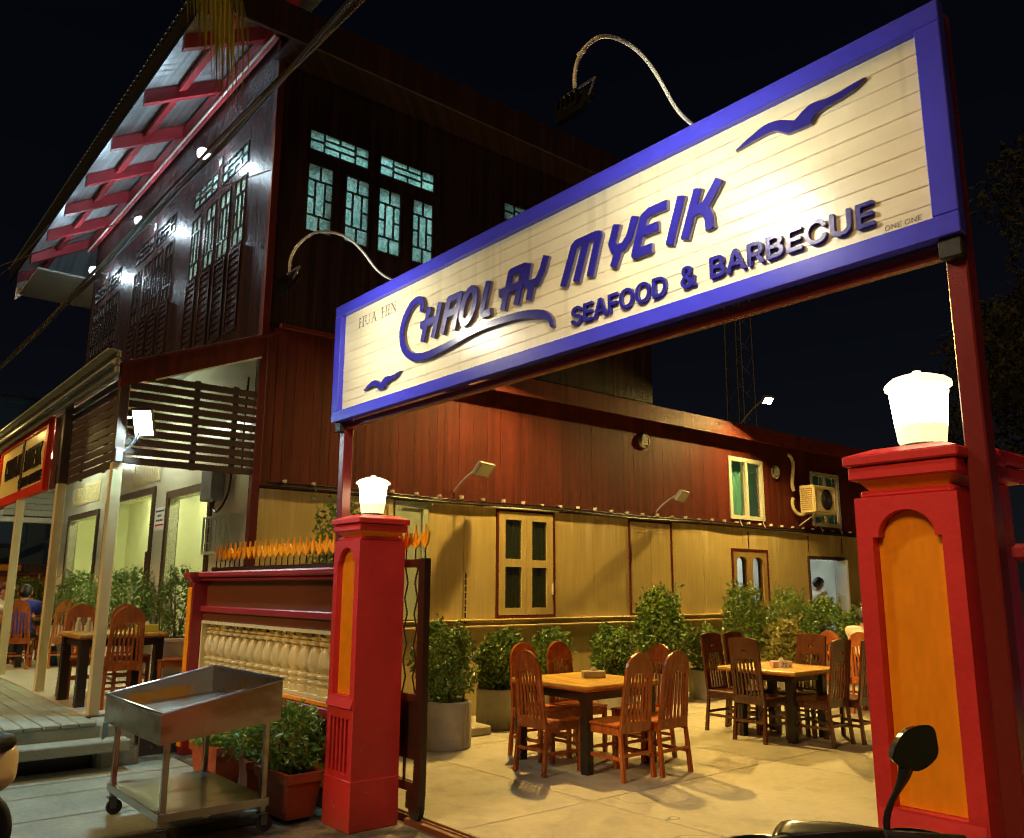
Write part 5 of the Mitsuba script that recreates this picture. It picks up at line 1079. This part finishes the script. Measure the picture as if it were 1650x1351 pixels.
# ------------------------------------------------------------------ people
def cap_(a, b, ra, rb):
    s1 = m3.Manifold.sphere(ra, 14).translate(tuple(map(float, a))); s2 = m3.Manifold.sphere(rb, 14).translate(tuple(map(float, b)))
    return m3.Manifold.batch_hull([s1, s2])
def soften(parts, el=0.03, it=6):
    m = tm(m3.Manifold.batch_boolean(parts, m3.OpType.Add).refine_to_length(el))
    m.merge_vertices(); trimesh.smoothing.filter_taubin(m, iterations=it); return m
def person(label, o, face, pose, shirt, pants, hair, s=1.0):
    """o: floor point under the pelvis; face: heading in degrees (0 looks along +x); pose: joint -> (forward, left, up)"""
    k = thing('person', label, 'person'); h = math.radians(face); F = np.array((math.cos(h), math.sin(h), 0)); Lf = np.array((-math.sin(h), math.cos(h), 0))
    J = {n: np.array(o) + s * (F * a + Lf * b + np.array((0, 0, c))) for n, (a, b, c) in pose.items()}
    look = J['nose'] - J['head']; look /= np.linalg.norm(look); rt = np.cross(look, (0, 0, 1)); rt /= np.linalg.norm(rt); upd = np.cross(rt, look)
    hd = J['head']; R = lambda r: r * s
    sp = lambda c, r: m3.Manifold.sphere(R(r), 16).translate(tuple(map(float, c)))
    head = m3.Manifold.batch_hull([sp(hd + upd * R(.035) - look * R(.015), .088), sp(hd + look * R(.035) - upd * R(.065), .052), sp(hd + look * R(.03), .078)])
    body = [head, cap_(J['neck'], hd - upd * R(.06), R(.055), R(.05)), m3.Manifold.batch_hull([sp(hd + look * R(.10) - upd * R(.02), .011), sp(hd + look * R(.085) + upd * R(.03), .010), sp(hd + look * R(.085) - upd * R(.015), .02)])]
    for e in (-1, 1): body.append(m3.Manifold.batch_hull([sp(hd + rt * R(.09 * e) + upd * R(d), .014) for d in (.025, -.02)]))
    body += [m3.Manifold.batch_hull([sp(J['sh_' + c], .062) for c in 'lr'] + [sp(J['chest'], .10)]), m3.Manifold.batch_hull([sp(J['chest'], .115), sp(J['hip_l'], .095), sp(J['hip_r'], .095)])]
    for c in 'lr':
        body += [cap_(J['sh_' + c], J['el_' + c], R(.050), R(.040)), cap_(J['el_' + c], J['wr_' + c], R(.040), R(.027))]
        fd = J['wr_' + c] - J['el_' + c]; fd /= np.linalg.norm(fd); ls = np.cross(fd, (0, 0, 1)); ls /= np.linalg.norm(ls); w_ = J['wr_' + c]
        body.append(m3.Manifold.batch_hull([sp(w_, .024), sp(w_ + fd * R(.075) + ls * R(.028), .015), sp(w_ + fd * R(.075) - ls * R(.028), .015)]))
        for i, ln in enumerate((.062, .075, .078, .066)):
            a = w_ + fd * R(.075) + ls * R(.033 - i * .022); b = a + fd * R(ln * .55); e = b + fd * R(ln * .4) - np.array((0, 0, R(ln * .3)))
            body += [cap_(a, b, R(.009), R(.0085)), cap_(b, e, R(.0085), R(.007))]
        sg = 1 if c == 'r' else -1; a = w_ + fd * R(.02) - ls * R(.028 * sg); body.append(cap_(a, a + fd * R(.05) - ls * R(.025 * sg), R(.011), R(.008)))
        body += [cap_(J['hip_' + c], J['kn_' + c], R(.085), R(.058)), cap_(J['kn_' + c], J['an_' + c], R(.056), R(.038)), m3.Manifold.batch_hull([sp(J['an_' + c], .038), sp(J['an_' + c] + F * R(.15) - np.array((0, 0, R(.03))), .03)])]
    obj('body', soften(body, 0.02 * s), 'skin', k, smooth=True)
    sh_ = [m3.Manifold.batch_hull([sp(J['sh_' + c], .072) for c in 'lr'] + [sp(J['chest'], .112)]), m3.Manifold.batch_hull([sp(J['chest'], .13), sp(J['hip_l'] + (0, 0, R(.03)), .108), sp(J['hip_r'] + (0, 0, R(.03)), .108)])]
    for c in 'lr': sh_.append(cap_(J['sh_' + c], J['sh_' + c] * .35 + J['el_' + c] * .65, R(.064), R(.058)))
    obj('shirt', soften(sh_, 0.035), shirt, k, smooth=True)
    pt = []
    for c in 'lr': pt += [cap_(J['hip_' + c], J['kn_' + c], R(.100), R(.070)), cap_(J['kn_' + c], J['an_' + c] * .85 + J['kn_' + c] * .15, R(.068), R(.055))]
    obj('trousers', soften(pt, 0.04), pants, k, smooth=True)
    hr = m3.Manifold.batch_hull([sp(hd + upd * R(.05) - look * R(.03), .098), sp(hd + upd * R(.085) + look * R(.03), .062), sp(hd - look * R(.05) - upd * R(.01), .085)])
    cut = m3.Manifold.batch_hull([sp(hd + look * R(.16) - upd * R(.02), .075), sp(hd + look * R(.10) - upd * R(.10), .09), sp(hd + look * R(.16) + upd * R(.03), .06)])
    hm = tm((hr - cut).refine_to_length(0.015)); hm.vertices += (meshkit.noise(hm.vertices * 45) - .5)[:, None] * R(.012) * hm.vertex_normals
    obj('hair', hm, hair, k, smooth=True)
    for e in (-1, 1): obj('eye', ball(hd + look * R(.098) + rt * R(.032 * e) + upd * R(.018), R(.010), 1), 'hair', k)
    obj('mouth', hull([hd + look * R(.098) + rt * R(a) - upd * R(.062 + b) for a in (-.02, .02) for b in (0, .006)] + [hd + look * R(.090) + rt * R(a) - upd * R(.062 + b) for a in (-.02, .02) for b in (0, .006)]), 'terra', k)
    return k
stand = dict(hip_l=(0, .09, .86), hip_r=(0, -.09, .86), chest=(.02, 0, 1.18), neck=(.03, 0, 1.36), head=(.08, 0, 1.50), nose=(.18, .0, 1.44), sh_l=(.02, .17, 1.30), sh_r=(.02, -.17, 1.30),
             el_l=(.08, .22, 1.06), el_r=(.10, -.21, 1.06), wr_l=(.30, .12, 1.02), wr_r=(.30, -.10, 1.02), kn_l=(.03, .10, .46), kn_r=(.01, -.10, .46), an_l=(0, .10, .07), an_r=(0, -.10, .07))
sit = dict(hip_l=(0, .09, .54), hip_r=(0, -.09, .54), chest=(.08, 0, .83), neck=(.14, 0, 1.00), head=(.19, 0, 1.12), nose=(.29, 0, 1.07), sh_l=(.12, .18, .95), sh_r=(.12, -.18, .95),
           el_l=(.28, .22, .78), el_r=(.30, -.20, .78), wr_l=(.52, .12, .80), wr_r=(.52, -.10, .82), kn_l=(.40, .11, .50), kn_r=(.40, -.11, .50), an_l=(.38, .11, .07), an_r=(.38, -.11, .07))
person('woman with dark hair in a white and orange top standing in the lit doorway', (-9.42, 16.30 - 0.35, 0.30), 70, stand, 'white_shirt', 'dark_cloth', 'hair', 0.95)
ap = [k for k in labels if k == 'person'][0]
obj('apron', hull([(-9.42 + dx, 15.95 + dy, z) for dx, dy, z in ((.16, .06, 1.42), (.16, .12, .95), (-.12, .16, 1.42), (-.12, .2, .95), (.14, .10, 1.42), (-.10, .20, 1.42))]), 'orange_cloth', ap)
person('seated diner with dark hair in a bright blue shirt on the porch', (-14.72, 2.62, 0.4), 160, sit, 'blue_shirt', 'dark_cloth', 'hair', 0.98)
person('seated diner with reddish hair at the left edge beyond the first post', (-16.0, 2.15 + 0.25, 0.4), 60, sit, 'white_shirt', 'dark_cloth', 'hair_red', 1.0)
person('dark haired diner in white seated far behind the right gate pillar', (-6.24, 11.62, 0.0), 90, sit, 'white_shirt', 'dark_cloth', 'hair', 1.08)
person('person in light blue standing inside the lit upper window', (-9.7, 13.55, 2.75 - 0.62), 200, stand, 'light_blue_cloth', 'dark_cloth', 'hair', 1.0)
for i, (x, y) in enumerate(((-9.5, 12.85), (-9.48, 13.2), (-9.55, 13.55))):
    k = thing('office_chair', 'dark chair back seen through the lit upper window, ' + ('left', 'middle', 'right')[i] + ' of three', 'chair', 'dark chairs inside the upper window')
    obj('back', rbox(x - 0.03, x + 0.03, y - 0.14, y + 0.14, 2.95, 3.22, 0.03), 'black', k); obj('stem', cyl((x, y, 2.75), (x, y, 2.96), 0.03, 8), 'black', k)

# ------------------------------------------------------------------ scooters
def scooter(o, face, body, label, only=-1):
    k = thing('motor_scooter', label, 'scooter'); h = math.radians(face)
    def W(m): return xf(m, o, h)
    def profile(pts, w_, taper=0.8):
        q = []
        for x, z in pts: q += [(x, w_ / 2, z), (x, -w_ / 2, z)]
        return q
    for x in (-0.62, 0.62):
        t = trimesh.creation.torus(0.205, 0.048, major_sections=28, minor_sections=10); t.apply_transform(trimesh.transformations.rotation_matrix(math.pi / 2, [1, 0, 0])); t.apply_translation((x, 0, 0.253))
        w = obj('wheel', W(cyl((x, -0.03, 0.253), (x, 0.03, 0.253), 0.165, 20)), 'grey', k); obj('tyre', W(t), 'rubber', w, smooth=True)
    def blob(sph, el=0.04): return soften([m3.Manifold.batch_hull([m3.Manifold.sphere(r, 18).translate((x, y, z)) for x, y, z, r in g_]) for g_ in sph], el, 8)
    obj('rear_body', W(blob([[(-0.75, 0, .66, .10), (-0.2, .09, .52, .09), (-0.2, -.09, .52, .09), (-0.72, .06, .58, .08), (-0.72, -.06, .58, .08), (-0.15, 0, .36, .10)]])), body, k, smooth=True)
    obj('front_shield', W(blob([[(0.42, .17, .42, .04), (0.42, -.17, .42, .04), (0.34, .15, .82, .05), (0.34, -.15, .82, .05), (0.46, 0, .70, .06)], [(0.62, .05, .50, .03), (0.62, -.05, .50, .03), (0.42, .05, .46, .03), (0.80, 0, .42, .03), (0.42, -.05, .46, .03)]])), body, k, smooth=True)
    obj('floor_board', W(rbox(-0.2, 0.42, -0.15, 0.15, 0.26, 0.33, 0.02)), 'rubber', k)
    obj('seat', W(blob([[(-0.72, .08, .76, .05), (-0.72, -.08, .76, .05), (-0.15, .10, .72, .05), (-0.15, -.10, .72, .05)]])), 'rubber', k, smooth=True)
    obj('fork', W(cat([tube([(0.40, y, 0.62), (0.62, y, 0.253)], 0.018, 8) for y in (-.075, .075)])), 'greydark', k)
    obj('handlebar_cowl', W(blob([[(0.28, .14, .967, .035), (0.28, -.14, .967, .035), (0.35, .08, .967, .045), (0.35, -.08, .955, .045), (0.25, 0, .92, .05), (0.34, 0, .80, .05)]], 0.03)), body, k, smooth=True)
    obj('headlight', W(ball((0.385, 0, .945), .05, 2, (1, 1, 1))), 'mirror', k, smooth=True)
    for s in (-1, 1):
        g_ = obj('grip', W(tube([(0.25, s * .14, .985), (0.21, s * .345, .975)], 0.019, 10)), 'rubber', k)
        obj('lever', W(tube(spline([(0.29, s * .15, .985), (0.31, s * .24, .985), (0.275, s * .33, .975)], 8), 0.007, 6)), 'chrome', g_)
        if s != only: continue
        mi_ = obj('mirror_stem', W(tube(spline([(0.27, s * .16, .99), (0.27, s * .175, 1.06), (0.268, s * .20, 1.10), (0.278, s * .238, 1.165)], 12), np.interp(np.arange(12), [0, 6, 11], [0.010, 0.008, 0.022]), 8)), 'scooter_black', k)
        c = np.array((0.265, s * .262, 1.205))
        sh = [(math.cos(t) * 0.074 * (1 + 0.12 * math.cos(3 * t + s)), math.sin(t) * 0.055) for t in np.linspace(0, 2 * math.pi, 28, endpoint=False)]
        pl = affinity.rotate(Polygon(sh), 28 * s, origin=(0, 0)); rim_ = np.array(pl.exterior.coords[:-1]); pts = []
        for yy, zz in rim_: pts += [(c[0] - 0.008, c[1] + yy, c[2] + zz), (c[0] + 0.02, c[1] + yy * .92, c[2] + zz * .92), (c[0] + 0.04, c[1] + yy * .45, c[2] + zz * .45)]
        obj('mirror_shell', W(hull(pts)), 'scooter_black', mi_)
        ml = np.array(pl.buffer(-0.006).exterior.coords[:-1]); obj('mirror_glass', W(hull([(c[0] - 0.0085 - d_, c[1] + yy, c[2] + zz) for yy, zz in ml for d_ in (0, 0.001)])), 'darkpane', mi_)
    return k
scooter((-1.06, 2.06, -0.03), 150, 'scooter_black', 'black motor scooter parked before the gate, only its mirror and handlebar in view')
scooter((-5.43, 0.36, -0.03), -60, 'scooter_cream', 'cream motor scooter at the left edge, only its rounded flank in view')

mk = thing('lattice_mast', 'faint thin lattice mast far behind the low roof', 'mast')
mb = np.array((-17.2, 25.0, 0.0))
for i, (dx, dy) in enumerate(((-.4, -.4), (.4, -.4), (.4, .4), (-.4, .4))): obj('leg', tube([mb + (dx, dy, 0), mb + (dx * .8, dy * .8, 12.6)], 0.03, 6), 'rubber', mk)
br_ = []
for k in range(14):
    z0, z1 = k * .9, (k + 1) * .9
    for (ax, ay), (bx_, by_) in (((-.4, -.4), (.4, -.4)), ((.4, -.4), (.4, .4)), ((.4, .4), (-.4, .4)), ((-.4, .4), (-.4, -.4))):
        f0, f1 = 1 - z0 / 63, 1 - z1 / 63; br_ += [tube([mb + (ax * f0, ay * f0, z0), mb + (bx_ * f1, by_ * f1, z1)], 0.014, 4)]
key = obj('brace', br_, 'rubber', mk); labels[key] = {'kind': 'stuff'}
